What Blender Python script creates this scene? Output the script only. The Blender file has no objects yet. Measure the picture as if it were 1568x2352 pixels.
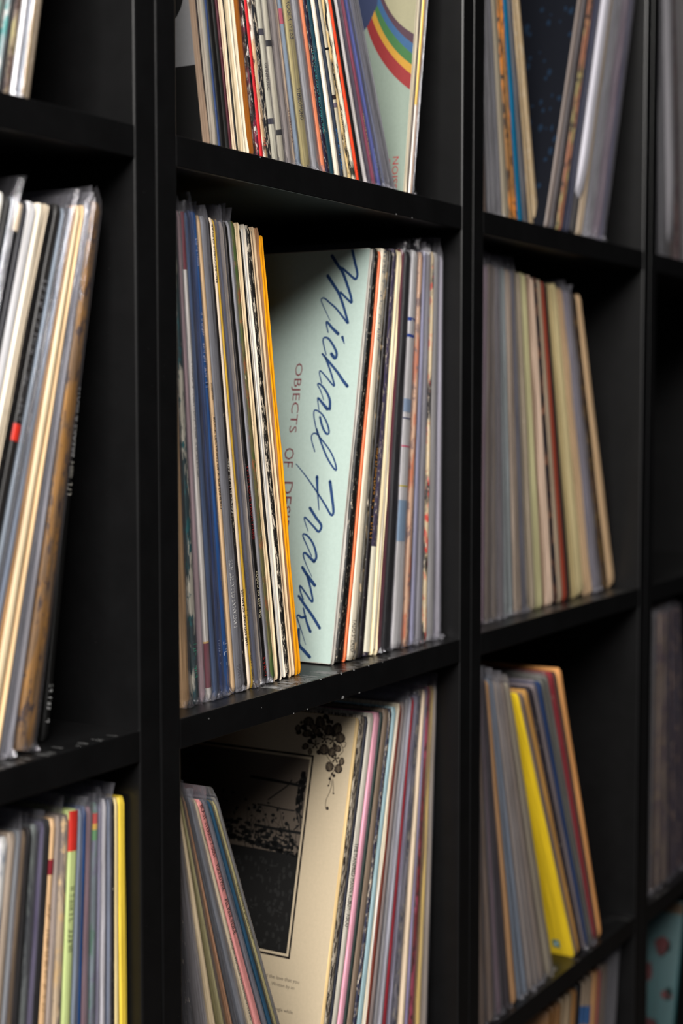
import bpy, bmesh, math, random, json
from mathutils import Vector, Matrix

# ------------------------------------------------------------------ scene, camera, light
scene = bpy.context.scene
col = scene.collection
CM = 0.01
ZOFF = 108.12            # height of the middle shelf board above the floor (cm)

cam_data = bpy.data.cameras.new('camera')
cam = bpy.data.objects.new('camera', cam_data)
col.objects.link(cam)
cam_data.sensor_fit = 'HORIZONTAL'
cam_data.sensor_width = 24.0
cam_data.lens = 24.0 * 3606.8132 / 1568.0
cam_data.clip_start = 0.05
cam_data.dof.use_dof = True
cam_data.dof.focus_distance = 1.075
cam_data.dof.aperture_fstop = 5.0
RV = Vector((0.50982209, -0.86027986, -0.00003118))
UV = Vector((0.05722348, 0.03387582, 0.99778650))
FV = Vector((0.85837457, 0.50869538, -0.06649885))
mw = Matrix((RV, UV, -FV)).transposed().to_4x4()
mw.translation = Vector((-77.04238, -57.12629, 19.09713 + ZOFF)) * CM
cam.matrix_world = mw
scene.camera = cam

world = bpy.data.worlds.new('room_ambient')
scene.world = world
world.use_nodes = True
world.node_tree.nodes['Background'].inputs[0].default_value = (0.75, 0.8, 1.0, 1)
world.node_tree.nodes['Background'].inputs[1].default_value = 0.003

def area_light(name, loc, target, size, size_y, power, color):
    d = bpy.data.lights.new(name, 'AREA')
    d.shape = 'RECTANGLE'; d.size = size; d.size_y = size_y
    d.energy = power; d.color = color
    o = bpy.data.objects.new(name, d)
    col.objects.link(o)
    o.location = Vector(loc)
    o.rotation_euler = (Vector(target) - Vector(loc)).to_track_quat('-Z', 'Y').to_euler()
    return o

area_light('window_light', (-1.80, -0.92, 1.08 + 1.60), (0.15, 0.0, 1.10), 1.5, 0.7, 175.0, (1.0, 0.965, 0.92))
area_light('cool_fill_light', (-2.7, -1.5, 1.08 + 0.35), (0.1, 0.05, 1.15), 0.5, 1.5, 3.0, (0.86, 0.88, 1.0))  # weak cool fill, added low on the left so panel edges catch a highlight

vs = scene.view_settings
vs.view_transform = 'Standard'
vs.look = 'None'
vs.exposure = 0.0
vs.gamma = 1.0
vs.use_curve_mapping = False
scene.cycles.transparent_max_bounces = 24
scene.cycles.max_bounces = 6

# ------------------------------------------------------------------ data (cm): stacks of records and the printing on their covers
DATA = json.loads(r'''{"G":[
{"cell":[1,1],"side":"L","z":0.0,"recs":[
{"cell":[1,1],"x":2.534,"a":-0.04115,"t":1.106,"t1":0.738,"y":1.772,"h":31.54,"c":[0.7996,0.5148,0.2708],"k":"S","w":0.3,"p":0.16,"lab":"tan brown record spine in clear plastic, first from left in centre cubby"},
{"cell":[1,1],"x":3.969,"a":-0.06238,"t":0.729,"t1":0.486,"y":1.82,"h":31.47,"c":[0.0162,0.0429,0.0494],"k":"S","m":[[0.5776,0.5457,0.4564],[0.007,0.1022,0.1144]],"p":0.15,"tx":[["marks",3.95,1.67,"D",[0.0212,0.305,0.1878],0.6]],"lab":"dark teal and black printed record spine in plastic, second from left in centre cubby"},
{"cell":[1,1],"x":4.865,"a":-0.07474,"t":0.523,"t1":0.349,"y":1.834,"h":31.39,"c":[0.3812,0.2563,0.279],"k":"S","p":0.3,"lab":"mauve record spine in hazy plastic, third from left in centre cubby"},
{"cell":[1,1],"x":5.485,"a":-0.08288,"t":0.635,"t1":0.423,"y":1.816,"h":31.4,"c":[0.7631,0.722,0.6822],"k":"S","p":0.22,"tx":[["marks",22.08,14.58,"D",[0.1878,0.1878,0.1878],0.5]],"bd":[[27.8,32.63,[0.1559,0.0212,0.0343]],[31.4,31.51,[0.6445,0.402,0.1022]],[31.08,31.19,[0.6445,0.402,0.1022]],[27.93,28.04,[0.6445,0.402,0.1022]],[0.87,3.83,[0.1559,0.0212,0.0343]],[3.83,3.94,[0.5776,0.3515,0.1022]]],"lab":"white record spine with burgundy and gold ends, 4th from left in centre cubby"},
{"cell":[1,1],"x":6.214,"a":-0.09198,"t":0.708,"t1":0.472,"y":1.893,"h":31.41,"c":[0.0766,0.1338,0.279],"k":"S","p":0.15,"lab":"slate blue record spine in plastic, 5th from left in centre cubby"},
{"cell":[1,1],"x":6.999,"a":-0.10121,"t":0.523,"t1":0.349,"y":1.894,"h":31.61,"c":[0.0242,0.0565,0.1874],"k":"S","p":0.15,"tx":[["marks",3.88,2.12,"U",[0.305,0.3515,0.5149],0.5]],"lab":"dark navy blue record spine, 6th from left in centre cubby"},
{"cell":[1,1],"x":7.561,"a":-0.10744,"t":0.785,"t1":0.525,"y":1.892,"h":31.61,"c":[0.0145,0.1108,0.3812],"k":"S","w":0.25,"p":0.08,"tx":[["marks",29.89,27.98,"D",[0.5149,0.5149,0.6445],0.5],["marks",25.22,20.21,"D",[0.5149,0.5149,0.6445],0.5],["marks",3.8,2.02,"U",[0.5149,0.5776,0.7157],0.6]],"lab":"bright blue record spine with pale lettering, 7th from left in centre cubby"},
{"cell":[1,1],"x":8.379,"a":-0.11594,"t":0.521,"t1":0.361,"y":1.945,"h":31.45,"c":[0.6436,0.4394,0.2563],"k":"S","w":0.3,"tx":[["SCIENTIST",20.8,19.67,"D",[0.0452,0.0319,0.0262],0.45],["ROCK LECTIONS OF A SUPERHERO",18.54,12.52,"D",[0.0452,0.0319,0.0262],0.5]],"lab":"tan record spine with small dark lettering, 8th from left in centre cubby"},
{"cell":[1,1],"x":8.923,"a":-0.12118,"t":0.911,"t1":0.654,"y":1.903,"h":31.45,"c":[0.2698,0.279,0.3177],"k":"S","p":0.5,"tx":[["SANTANA'S GREATEST HITS",9.03,4.4,"U",[0.8308,0.807,0.7529],0.62],["33050",1.88,0.91,"U",[0.0802,0.0802,0.1022],0.5]],"lab":"frosted grey record spine with heavy white lettering, 9th from left in centre cubby"},
{"cell":[1,1],"x":9.874,"a":-0.12957,"t":0.429,"t1":0.319,"y":1.924,"h":31.52,"c":[0.0145,0.0114,0.0114],"k":"S","w":0.6,"tx":[["marks",15.67,12.17,"D",[0.4564,0.4287,0.3763],0.6]],"lab":"black record spine with pale worn flecks, 10th from left in centre cubby"},
{"cell":[1,1],"x":10.323,"a":-0.13315,"t":0.439,"t1":0.334,"y":1.956,"h":31.51,"c":[0.88,0.7298,0.5819],"k":"S","w":0.2,"tx":[["MIC RECORDS GUITAR",31.12,27.37,"U",[0.0168,0.013,0.0116],0.62],["THE NYLONS  SEAMLESS",6.95,3.02,"U",[0.013,0.0116,0.0116],0.66]],"lab":"cream record spine with black lettering, 11th from left in centre cubby"},
{"cell":[1,1],"x":10.782,"a":-0.13658,"t":0.341,"t1":0.265,"y":1.948,"h":31.43,"c":[0.8406,0.5157,0.0289],"k":"S","p":0.08,"tx":[["LAT 1190",2.35,0.66,"U",[0.013,0.0116,0.007],0.6],["marks",5.55,2.51,"D",[0.0319,0.0212,0.007],0.5]],"lab":"narrow mustard yellow record spine with black lettering, 12th from left in centre cubby"},
{"cell":[1,1],"x":11.139,"a":-0.13906,"t":0.702,"t1":0.56,"y":1.994,"h":31.46,"c":[0.1593,0.1802,0.279],"k":"S","p":0.25,"tx":[["marks",8.82,4.88,"D",[0.1022,0.107,0.1559],0.5]],"lab":"slate grey record spine in thick plastic, 13th from left in centre cubby"},
{"cell":[1,1],"x":11.873,"a":-0.14366,"t":0.523,"t1":0.432,"y":2.013,"h":31.45,"c":[0.7715,0.6589,0.5565],"k":"S","p":0.12,"lab":"pale grey-cream record spine beside black one, 14th from left in centre cubby"},
{"cell":[1,1],"x":12.421,"a":-0.14663,"t":0.503,"t1":0.427,"y":2.049,"h":31.44,"c":[0.0055,0.0046,0.0046],"k":"S","w":0.25,"tx":[["WITH LOVE FROM HERE",15.34,10.25,"D",[0.1559,0.008,0.0091],0.55],["THE BEST OF CODDY",8.06,4.75,"U",[0.5149,0.4564,0.305],0.5],["marks",1.96,0.4,"D",[0.305,0.0168,0.013],0.6]],"lab":"black record spine with small red lettering, 15th from left in centre cubby"},
{"cell":[1,1],"x":12.947,"a":-0.1491,"t":0.382,"t1":0.332,"y":2.052,"h":31.59,"c":[0.4703,0.4703,0.5157],"k":"S","p":0.35,"lab":"thin grey plastic-edged record spine, 16th from left in centre cubby"},
{"cell":[1,1],"x":13.348,"a":-0.15072,"t":0.526,"t1":0.47,"y":2.05,"h":31.62,"c":[0.1462,0.1338,0.0565],"k":"S","m":[[0.0685,0.117,0.0343],[0.305,0.117,0.0545]],"w":0.5,"lab":"record spine printed with green leaves and brown patches, 17th from left in centre cubby"},
{"cell":[1,1],"x":13.899,"a":-0.15256,"t":0.454,"t1":0.416,"y":2.077,"h":31.56,"c":[0.88,0.6958,0.4533],"k":"O","w":0.5,"lab":"worn cream open-edged record jacket, 18th from left in centre cubby"},
{"cell":[1,1],"x":14.375,"a":-0.15378,"t":0.263,"t1":0.247,"y":2.099,"h":31.39,"c":[0.0087,0.007,0.0065],"k":"S","w":0.4,"lab":"thin black record spine, 19th from left in centre cubby"},
{"cell":[1,1],"x":14.651,"a":-0.15433,"t":0.709,"t1":0.683,"y":2.138,"h":31.52,"c":[0.88,0.7959,0.6789],"k":"O","lab":"white open-edged record jacket with paper liner, 20th from left in centre cubby"},
{"cell":[1,1],"x":15.395,"a":-0.15518,"t":0.488,"t1":0.487,"y":2.118,"h":31.55,"c":[0.0087,0.0076,0.007],"k":"S","w":1.0,"lab":"black record spine with frayed pale edge, 21st from left in centre cubby"},
{"cell":[1,1],"x":15.907,"a":-0.15523,"t":0.569,"t1":0.586,"y":2.156,"h":31.49,"c":[0.8406,0.6286,0.4097],"k":"O","w":0.4,"lab":"peach-cream record jacket with layered paper edges, 22nd from left in centre cubby"},
{"cell":[1,1],"x":16.504,"a":-0.1547,"t":0.325,"t1":0.344,"y":2.202,"h":31.49,"c":[0.3812,0.2025,0.1055],"k":"O","w":0.2,"lab":"brown kraft open-edged record jacket, 23rd from left in centre cubby"},
{"cell":[1,1],"x":16.845,"a":-0.15409,"t":0.43,"t1":0.465,"y":2.148,"h":31.0,"c":[0.88,0.3634,0.004],"k":"O","lab":"bright orange-yellow record jacket leaning beside mint cover, 24th from left in centre cubby"}]},
{"cell":[1,1],"side":"R","z":0.0,"recs":[
{"cell":[1,1],"x":21.63,"a":0.18763,"t":0.623,"t1":0.448,"y":2.269,"h":31.6,"c":[0.5776,0.7305,0.6308],"k":"O","id":"mint","lab":"mint green record jacket with blue brush-script lettering and small red capitals"},
{"cell":[1,1],"x":22.287,"a":0.18197,"t":0.971,"t1":0.689,"y":2.1,"h":31.54,"c":[0.0055,0.0055,0.0055],"k":"S","w":0.75,"lab":"glossy black record spine with flaking white edge, 26th from left in centre cubby"},
{"cell":[1,1],"x":23.31,"a":0.17283,"t":0.329,"t1":0.231,"y":2.065,"h":31.42,"c":[0.88,0.1901,0.0643],"k":"S","w":0.3,"lab":"thin orange-edged record jacket, 27th from left in centre cubby"},
{"cell":[1,1],"x":23.656,"a":0.16966,"t":1.03,"t1":0.715,"y":1.991,"h":31.56,"c":[0.88,0.7979,0.6405],"k":"S","w":0.2,"tx":[["marks",32.11,23.95,"D",[0.0319,0.0802,0.1559],0.5],["TADD STEREO",3.1,0.64,"D",[0.0212,0.0176,0.0144],0.5]],"lab":"broad cream record spine with black lettering, 28th from left in centre cubby"},
{"cell":[1,1],"x":24.739,"a":0.15943,"t":0.469,"t1":0.322,"y":1.965,"h":31.47,"c":[0.081,0.0723,0.0565],"k":"S","m":[[0.0212,0.0176,0.013],[0.305,0.2232,0.1274]],"w":0.6,"lab":"dark grey speckled worn record spine, 29th from left in centre cubby"},
{"cell":[1,1],"x":25.232,"a":0.15463,"t":0.713,"t1":0.484,"y":1.911,"h":31.49,"c":[0.01,0.0076,0.01],"k":"S","w":0.5,"tx":[["marks",16.82,9.1,"D",[0.5149,0.2232,0.0319],0.5]],"lab":"black record spine with tiny gold lettering, 30th from left in centre cubby"},
{"cell":[1,1],"x":25.979,"a":0.1472,"t":0.984,"t1":0.659,"y":1.934,"h":31.58,"c":[0.0565,0.0461,0.0952],"k":"S","w":0.9,"bd":[[0.34,8.43,[0.807,0.7605,0.6105]]],"lab":"dark purple record spine with split pale edges, 31st from left in centre cubby"},
{"cell":[1,1],"x":27.01,"a":0.13661,"t":0.813,"t1":0.542,"y":1.844,"h":31.48,"c":[0.88,0.7499,0.5003],"k":"O","w":0.3,"lab":"cream open-edged record jacket next to maroon one, 32nd from left in centre cubby"},
{"cell":[1,1],"x":27.869,"a":0.12751,"t":0.881,"t1":0.587,"y":1.851,"h":31.61,"c":[0.173,0.01,0.0289],"k":"S","w":0.3,"p":0.2,"lab":"maroon record spine in crinkled plastic, 33rd from left in centre cubby"},
{"cell":[1,1],"x":28.811,"a":0.11724,"t":1.275,"t1":0.85,"y":1.754,"h":31.44,"c":[0.0076,0.0076,0.0087],"k":"S","w":0.3,"p":0.1,"lab":"thick black record spine in plastic, 34th from left in centre cubby"},
{"cell":[1,1],"x":30.197,"a":0.10158,"t":1.692,"t1":1.128,"y":1.737,"h":31.52,"c":[0.88,0.8632,0.88],"k":"S","p":0.06,"bd":[[25.9,26.18,[0.013,0.0612,0.3515]],[24.62,24.86,[0.013,0.0612,0.3515]],[18.7,19.74,[0.305,0.402,0.5457]],[18.15,18.25,[0.0452,0.0612,0.1559]],[15.93,16.04,[0.7529,0.0802,0.1878]],[12.79,12.89,[0.7157,0.5776,0.0452]],[8.48,11.72,[0.305,0.4287,0.5776]]],"lab":"white record spine with blue bands and thin coloured lines, 35th from left in centre cubby"},
{"cell":[1,1],"x":32.08,"a":0.07931,"t":0.889,"t1":0.593,"y":1.657,"h":31.48,"c":[0.5427,0.3278,0.2025],"k":"S","m":[[0.5149,0.1559,0.0612],[0.1878,0.1022,0.0802]],"p":0.2,"lab":"tan record spine with brown streaks, 36th from left in centre cubby"},
{"cell":[1,1],"x":33.089,"a":0.06691,"t":0.813,"t1":0.542,"y":1.661,"h":31.61,"c":[0.3812,0.3812,0.5565],"k":"S","p":0.35,"lab":"lavender record spine in plastic, 37th from left in centre cubby"},
{"cell":[1,1],"x":34.023,"a":0.05515,"t":0.95,"t1":0.633,"y":1.616,"h":31.53,"c":[0.3278,0.3177,0.3593],"k":"S","p":0.4,"lab":"grey record spine in wrinkled plastic, 38th from left in centre cubby"},
{"cell":[1,1],"x":35.132,"a":0.04085,"t":0.437,"t1":0.291,"y":1.538,"h":31.6,"c":[0.5565,0.4394,0.279],"k":"S","m":[[0.0212,0.0176,0.0176],[0.5776,0.0452,0.0319]],"w":0.9,"lab":"thin worn cream and black record spine, 39th from left in centre cubby"},
{"cell":[1,1],"x":35.648,"a":0.03408,"t":1.398,"t1":0.932,"y":1.562,"h":31.57,"c":[0.722,0.7059,0.7059],"k":"S","p":0.3,"lab":"pale grey record spine in plastic near divider, 40th from left in centre cubby"},
{"cell":[1,1],"x":37.324,"a":0.01153,"t":0.879,"t1":0.586,"y":1.483,"h":31.4,"c":[0.3812,0.3647,0.4394],"k":"S","p":0.5,"lab":"record with lavender-edged plastic sleeve against divider, 41st from left in centre cubby"}]},
{"cell":[1,0],"side":"L","z":35.40357548424372,"recs":[
{"cell":[1,0],"x":5.273,"a":-0.16401,"t":0.344,"t1":0.345,"y":1.565,"h":31.4,"c":[0.3355,0.2374,0.1715],"k":"O","id":"disc","lab":"grey record jacket showing black circle and black block, first in upper centre cubby"},
{"cell":[1,0],"x":5.64,"a":-0.1643,"t":0.19,"t1":0.189,"y":1.573,"h":31.46,"c":[0.0126,0.0051,0.0051],"k":"S","lab":"near-black record spine beside tan edge, second from left in upper centre cubby"},
{"cell":[1,0],"x":5.843,"a":-0.16441,"t":0.485,"t1":0.477,"y":1.56,"h":31.42,"c":[0.4194,0.3719,0.3173],"k":"O","lab":"grey-beige open-edged record jacket, third from left in upper centre cubby"},
{"cell":[1,0],"x":6.361,"a":-0.16523,"t":0.38,"t1":0.369,"y":1.589,"h":31.39,"c":[0.2583,0.2491,0.2228],"k":"S","w":0.2,"lab":"dull grey record spine, 4th from left in upper centre cubby"},
{"cell":[1,0],"x":6.766,"a":-0.16594,"t":0.245,"t1":0.236,"y":1.609,"h":31.42,"c":[0.0292,0.0582,0.1752],"k":"S","w":0.4,"lab":"navy blue record spine with white edges, 5th from left in upper centre cubby"},
{"cell":[1,0],"x":7.029,"a":-0.16643,"t":0.56,"t1":0.532,"y":1.588,"h":31.47,"c":[0.006,0.006,0.006],"k":"S","w":0.15,"lab":"black record spine split by thin white line, 6th from left in upper centre cubby"},
{"cell":[1,0],"x":7.627,"a":-0.16799,"t":0.403,"t1":0.377,"y":1.628,"h":31.62,"c":[0.0142,0.0151,0.0151],"k":"S","lab":"black glossy record spine, 7th from left in upper centre cubby"},
{"cell":[1,0],"x":8.058,"a":-0.16924,"t":0.243,"t1":0.225,"y":1.599,"h":31.4,"c":[0.0582,0.0071,0.0142],"k":"S","w":0.3,"lab":"thin dark maroon record spine, 8th from left in upper centre cubby"},
{"cell":[1,0],"x":8.318,"a":-0.16997,"t":0.414,"t1":0.379,"y":1.587,"h":31.44,"c":[0.8394,0.6671,0.4834],"k":"O","w":0.3,"lab":"cream record jacket with maroon neighbour, 9th from left in upper centre cubby"},
{"cell":[1,0],"x":8.76,"a":-0.17149,"t":0.172,"t1":0.156,"y":1.573,"h":31.39,"c":[0.006,0.006,0.006],"k":"S","lab":"thin black gap-like record spine, 10th from left in upper centre cubby"},
{"cell":[1,0],"x":8.944,"a":-0.17203,"t":0.557,"t1":0.499,"y":1.602,"h":31.42,"c":[0.708,0.5894,0.4072],"k":"O","w":0.6,"lab":"layered tan paper-edged record jacket, 11th from left in upper centre cubby"},
{"cell":[1,0],"x":9.54,"a":-0.17454,"t":0.545,"t1":0.479,"y":1.562,"h":31.51,"c":[0.88,0.7932,0.6203],"k":"O","w":0.2,"lab":"ivory record jacket with thick paper edge, 12th from left in upper centre cubby"},
{"cell":[1,0],"x":10.123,"a":-0.17727,"t":0.972,"t1":0.833,"y":1.629,"h":31.55,"c":[0.88,0.278,0.0073],"k":"S","w":0.15,"p":0.08,"lab":"wide orange record spine in scuffed plastic, 13th from left in upper centre cubby"},
{"cell":[1,0],"x":11.163,"a":-0.18298,"t":0.385,"t1":0.322,"y":1.589,"h":31.42,"c":[0.1608,0.0142,0.0439],"k":"S","m":[[0.0077,0.0057,0.0077],[0.6353,0.6003,0.5664]],"w":0.7,"lab":"torn plum and white record spine, 14th from left in upper centre cubby"},
{"cell":[1,0],"x":11.575,"a":-0.18533,"t":0.4,"t1":0.331,"y":1.603,"h":31.57,"c":[0.6752,0.022,0.0292],"k":"S","w":0.1,"tx":[["SALSOUL ORO",6.9,4.95,"D",[0.2623,0.007,0.013],0.5]],"lab":"red record spine with white paper tab, 15th from left in upper centre cubby"},
{"cell":[1,0],"x":12.005,"a":-0.18794,"t":0.439,"t1":0.358,"y":1.578,"h":31.57,"c":[0.6122,0.4194,0.2491],"k":"S","m":[[0.7089,0.6353,0.5664],[0.1125,0.0674,0.0497]],"w":0.6,"tx":[["1218",1.68,1.11,"D",[0.402,0.0212,0.0212],0.6]],"lab":"tan worn record spine with red lettering, 16th from left in upper centre cubby"},
{"cell":[1,0],"x":12.476,"a":-0.19096,"t":0.633,"t1":0.506,"y":1.628,"h":31.57,"c":[0.0142,0.016,0.022],"k":"S","w":1.0,"lab":"black crumbling record spine with white tears, 17th from left in upper centre cubby"},
{"cell":[1,0],"x":13.156,"a":-0.19575,"t":0.804,"t1":0.627,"y":1.619,"h":31.43,"c":[0.7765,0.7418,0.597],"k":"S","p":0.2,"tx":[["OMNIMUSIC",6.73,4.97,"D",[0.0452,0.0423,0.0452],0.5]],"bd":[[8.52,8.94,[0.0233,0.0213,0.0378]],[2.74,3.11,[0.0233,0.0213,0.0378]]],"lab":"cream record spine with black squares under plastic, 18th from left in upper centre cubby"},
{"cell":[1,0],"x":14.021,"a":-0.20239,"t":0.778,"t1":0.589,"y":1.588,"h":31.39,"c":[0.88,0.8268,0.6787],"k":"S","p":0.1,"bd":[[7.96,8.35,[0.0351,0.0351,0.0378]],[2.14,2.49,[0.0351,0.0351,0.0378]]],"lab":"broad ivory record spine with black squares, 19th from left in upper centre cubby"},
{"cell":[1,0],"x":14.859,"a":-0.20935,"t":0.796,"t1":0.586,"y":1.582,"h":31.44,"c":[0.5672,0.4968,0.4701],"k":"S","p":0.35,"lab":"grey-mauve record spine in plastic, 20th from left in upper centre cubby"},
{"cell":[1,0],"x":15.718,"a":-0.21699,"t":0.544,"t1":0.39,"y":1.637,"h":31.49,"c":[0.759,0.5672,0.3952],"k":"S","w":0.4,"p":0.15,"tx":[["STEREO LAB 2",4.08,1.88,"D",[0.1878,0.1022,0.0802],0.5]],"lab":"peach-tan record spine with pale lettering, 21st from left in upper centre cubby"},
{"cell":[1,0],"x":16.306,"a":-0.22245,"t":0.656,"t1":0.46,"y":1.639,"h":31.61,"c":[0.3173,0.4194,0.5384],"k":"S","p":0.25,"bd":[[9.88,10.87,[0.5664,0.0674,0.1125]]],"lab":"pale blue-grey record spine in plastic, 22nd from left in upper centre cubby"},
{"cell":[1,0],"x":17.017,"a":-0.22943,"t":1.185,"t1":0.801,"y":1.578,"h":31.43,"c":[0.6752,0.5672,0.2491],"k":"S","p":0.25,"tx":[["MUSIC BY ROGER WEBB",13.43,8.99,"D",[0.0802,0.0762,0.0762],0.55],["STEREO/MONO",5.73,3.6,"D",[0.0802,0.0762,0.0762],0.5]],"lab":"mustard-grey record spine with grey capital lettering, 23rd from left in upper centre cubby"},
{"cell":[1,0],"x":18.302,"a":-0.24307,"t":1.15,"t1":0.766,"y":1.576,"h":31.53,"c":[0.4194,0.4194,0.4443],"k":"S","p":0.5,"lab":"frosted grey plastic record spine, 24th from left in upper centre cubby"},
{"cell":[1,0],"x":19.597,"a":-0.2579,"t":0.51,"t1":0.34,"y":1.627,"h":31.5,"c":[0.759,0.2401,0.1219],"k":"S","w":0.2,"lab":"terracotta orange record spine, 25th from left in upper centre cubby"},
{"cell":[1,0],"x":20.196,"a":-0.26499,"t":0.499,"t1":0.333,"y":1.624,"h":31.4,"c":[0.016,0.011,0.0292],"k":"S","w":0.8,"tx":[["1976 CASABLANCA RECORDS, INC.",8.87,3.14,"D",[0.0452,0.305,0.3278],0.6]],"lab":"black record spine with worn edges and teal lettering, 26th from left in upper centre cubby"},
{"cell":[1,0],"x":20.798,"a":-0.27234,"t":0.58,"t1":0.387,"y":1.633,"h":31.57,"c":[0.011,0.0582,0.0891],"k":"S","w":0.4,"lab":"dark teal record spine, 27th from left in upper centre cubby"},
{"cell":[1,0],"x":21.517,"a":-0.28142,"t":0.551,"t1":0.368,"y":1.598,"h":31.42,"c":[0.88,0.7946,0.6683],"k":"S","w":0.1,"lab":"ivory record spine between teal and black, 28th from left in upper centre cubby"},
{"cell":[1,0],"x":22.223,"a":-0.29062,"t":0.365,"t1":0.243,"y":1.587,"h":31.57,"c":[0.022,0.0318,0.0544],"k":"S","tx":[["COLUMBIA STEREO",3.82,0.87,"D",[0.0319,0.1559,0.402],0.7]],"lab":"dark blue-black record spine with blue lettering, 29th from left in upper centre cubby"},
{"cell":[1,0],"x":22.703,"a":-0.29697,"t":0.48,"t1":0.32,"y":1.592,"h":31.48,"c":[0.5384,0.4834,0.3719],"k":"S","w":0.3,"bd":[[9.41,9.56,[0.0048,0.0048,0.0048]],[5.96,6.27,[0.0233,0.0143,0.0143]],[5.4,5.71,[0.1125,0.0882,0.1125]]],"lab":"grey-tan record spine with short black bars, 30th from left in upper centre cubby"},
{"cell":[1,0],"x":23.351,"a":-0.30581,"t":0.399,"t1":0.266,"y":1.618,"h":31.42,"c":[0.6752,0.4834,0.2228],"k":"S","m":[[0.0143,0.0143,0.0143],[0.6072,0.4422,0.2066]],"w":0.7,"tx":[["ATLANTIC SD 19318",5.26,2.3,"D",[0.0212,0.0144,0.0103],0.5]],"lab":"gold ornate record spine with black scrollwork, 31st from left in upper centre cubby"},
{"cell":[1,0],"x":23.905,"a":-0.3135,"t":0.427,"t1":0.285,"y":1.572,"h":31.6,"c":[0.88,0.7989,0.6426],"k":"S","m":[[0.0233,0.0325,0.0255],[0.85,0.7873,0.6353]],"w":0.4,"lab":"cream record spine with black frayed pattern, 32nd from left in upper centre cubby"},
{"cell":[1,0],"x":24.516,"a":-0.32219,"t":0.329,"t1":0.219,"y":1.572,"h":31.58,"c":[0.88,0.0713,0.0209],"k":"S","tx":[["marks",1.72,0.59,"D",[0.1878,0.007,0.007],0.6]],"lab":"vivid red-orange record spine, 33rd from left in upper centre cubby"},
{"cell":[1,0],"x":24.999,"a":-0.32915,"t":0.475,"t1":0.316,"y":1.613,"h":31.46,"c":[0.0071,0.0066,0.0071],"k":"S","w":0.2,"lab":"black record spine right of red one, 34th from left in upper centre cubby"},
{"cell":[1,0],"x":25.719,"a":-0.33986,"t":0.422,"t1":0.282,"y":1.57,"h":31.38,"c":[0.8673,0.8121,0.7942],"k":"S","p":0.1,"tx":[["ATLANTIC SD 19269",5.24,1.9,"D",[0.1559,0.1441,0.1384],0.5]],"lab":"pale grey record spine with tiny lettering, 35th from left in upper centre cubby"},
{"cell":[1,0],"x":26.383,"a":-0.34989,"t":0.39,"t1":0.26,"y":1.612,"h":31.51,"c":[0.1219,0.0795,0.1472],"k":"S","p":0.3,"lab":"purple record spine in plastic, 36th from left in upper centre cubby"},
{"cell":[1,0],"x":27.017,"a":-0.35964,"t":0.475,"t1":0.317,"y":1.595,"h":31.59,"c":[0.4194,0.0749,0.1472],"k":"S","w":0.3,"p":0.15,"tx":[["PRIVATE EYE COAL",5.67,2.59,"D",[0.6445,0.5149,0.2232],0.5]],"lab":"magenta-red record spine with yellow lettering, 37th from left in upper centre cubby"},
{"cell":[1,0],"x":27.821,"a":-0.3723,"t":0.448,"t1":0.298,"y":1.577,"h":31.44,"c":[0.116,0.1472,0.4834],"k":"S","p":0.15,"tx":[["marks",3.21,1.36,"D",[0.402,0.5149,0.7157],0.5]],"lab":"bright blue-violet record spine, 38th from left in upper centre cubby"},
{"cell":[1,0],"x":28.614,"a":-0.38505,"t":0.37,"t1":0.247,"y":1.579,"h":31.52,"c":[0.1472,0.1752,0.3069],"k":"S","p":0.45,"lab":"blue-grey plastic-covered record spine, 39th from left in upper centre cubby"},
{"cell":[1,0],"x":29.3,"a":-0.39622,"t":0.372,"t1":0.248,"y":1.594,"h":31.41,"c":[0.1752,0.1752,0.2144],"k":"S","p":0.5,"lab":"smoky grey plastic record spine, 40th from left in upper centre cubby"},
{"cell":[1,0],"x":30.018,"a":-0.40808,"t":0.413,"t1":0.275,"y":1.588,"h":31.49,"c":[0.1342,0.1342,0.1539],"k":"S","p":0.55,"lab":"dark smoky plastic record spine beside rainbow cover, 41st from left in upper centre cubby"}]},
{"cell":[1,0],"side":"R","z":35.40357548424372,"recs":[
{"cell":[1,0],"x":31.509,"a":0.13888,"t":0.437,"t1":0.56,"y":1.632,"h":31.48,"c":[0.3355,0.4307,0.3454],"k":"O","w":0.3,"id":"rainbow","lab":"grey-green record jacket with a rainbow arc and dark blue cloud"},
{"cell":[1,0],"x":31.967,"a":0.14289,"t":0.354,"t1":0.454,"y":1.6,"h":31.51,"c":[0.1472,0.1219,0.1048],"k":"S","w":0.4,"lab":"grey-brown record spine, 43rd from left in upper centre cubby"},
{"cell":[1,0],"x":32.337,"a":0.14614,"t":0.203,"t1":0.26,"y":1.561,"h":31.49,"c":[0.88,0.8077,0.7559],"k":"S","bd":[[7.41,22.93,[0.7873,0.4897,0.0882]]],"lab":"pale record spine with yellow upper half, 44th from left in upper centre cubby"},
{"cell":[1,0],"x":32.55,"a":0.14794,"t":0.254,"t1":0.326,"y":1.56,"h":31.57,"c":[0.4194,0.2869,0.2228],"k":"S","w":0.5,"lab":"thin tan-brown record spine, 45th from left in upper centre cubby"},
{"cell":[1,0],"x":32.816,"a":0.15031,"t":0.357,"t1":0.458,"y":1.598,"h":31.55,"c":[0.0842,0.0942,0.1048],"k":"S","p":0.5,"lab":"record with dark grey plastic sleeve by open gap, 46th from left in upper centre cubby"}]},
{"cell":[1,2],"side":"L","z":-35.40357548424372,"recs":[
{"cell":[1,2],"x":4.066,"a":-0.1265,"t":0.315,"t1":0.21,"y":0.886,"h":31.5,"c":[0.0424,0.0397,0.0424],"k":"S","w":0.6,"p":0.2,"lab":"dark scuffed record spine in the corner, first from left in lower centre cubby"},
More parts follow.
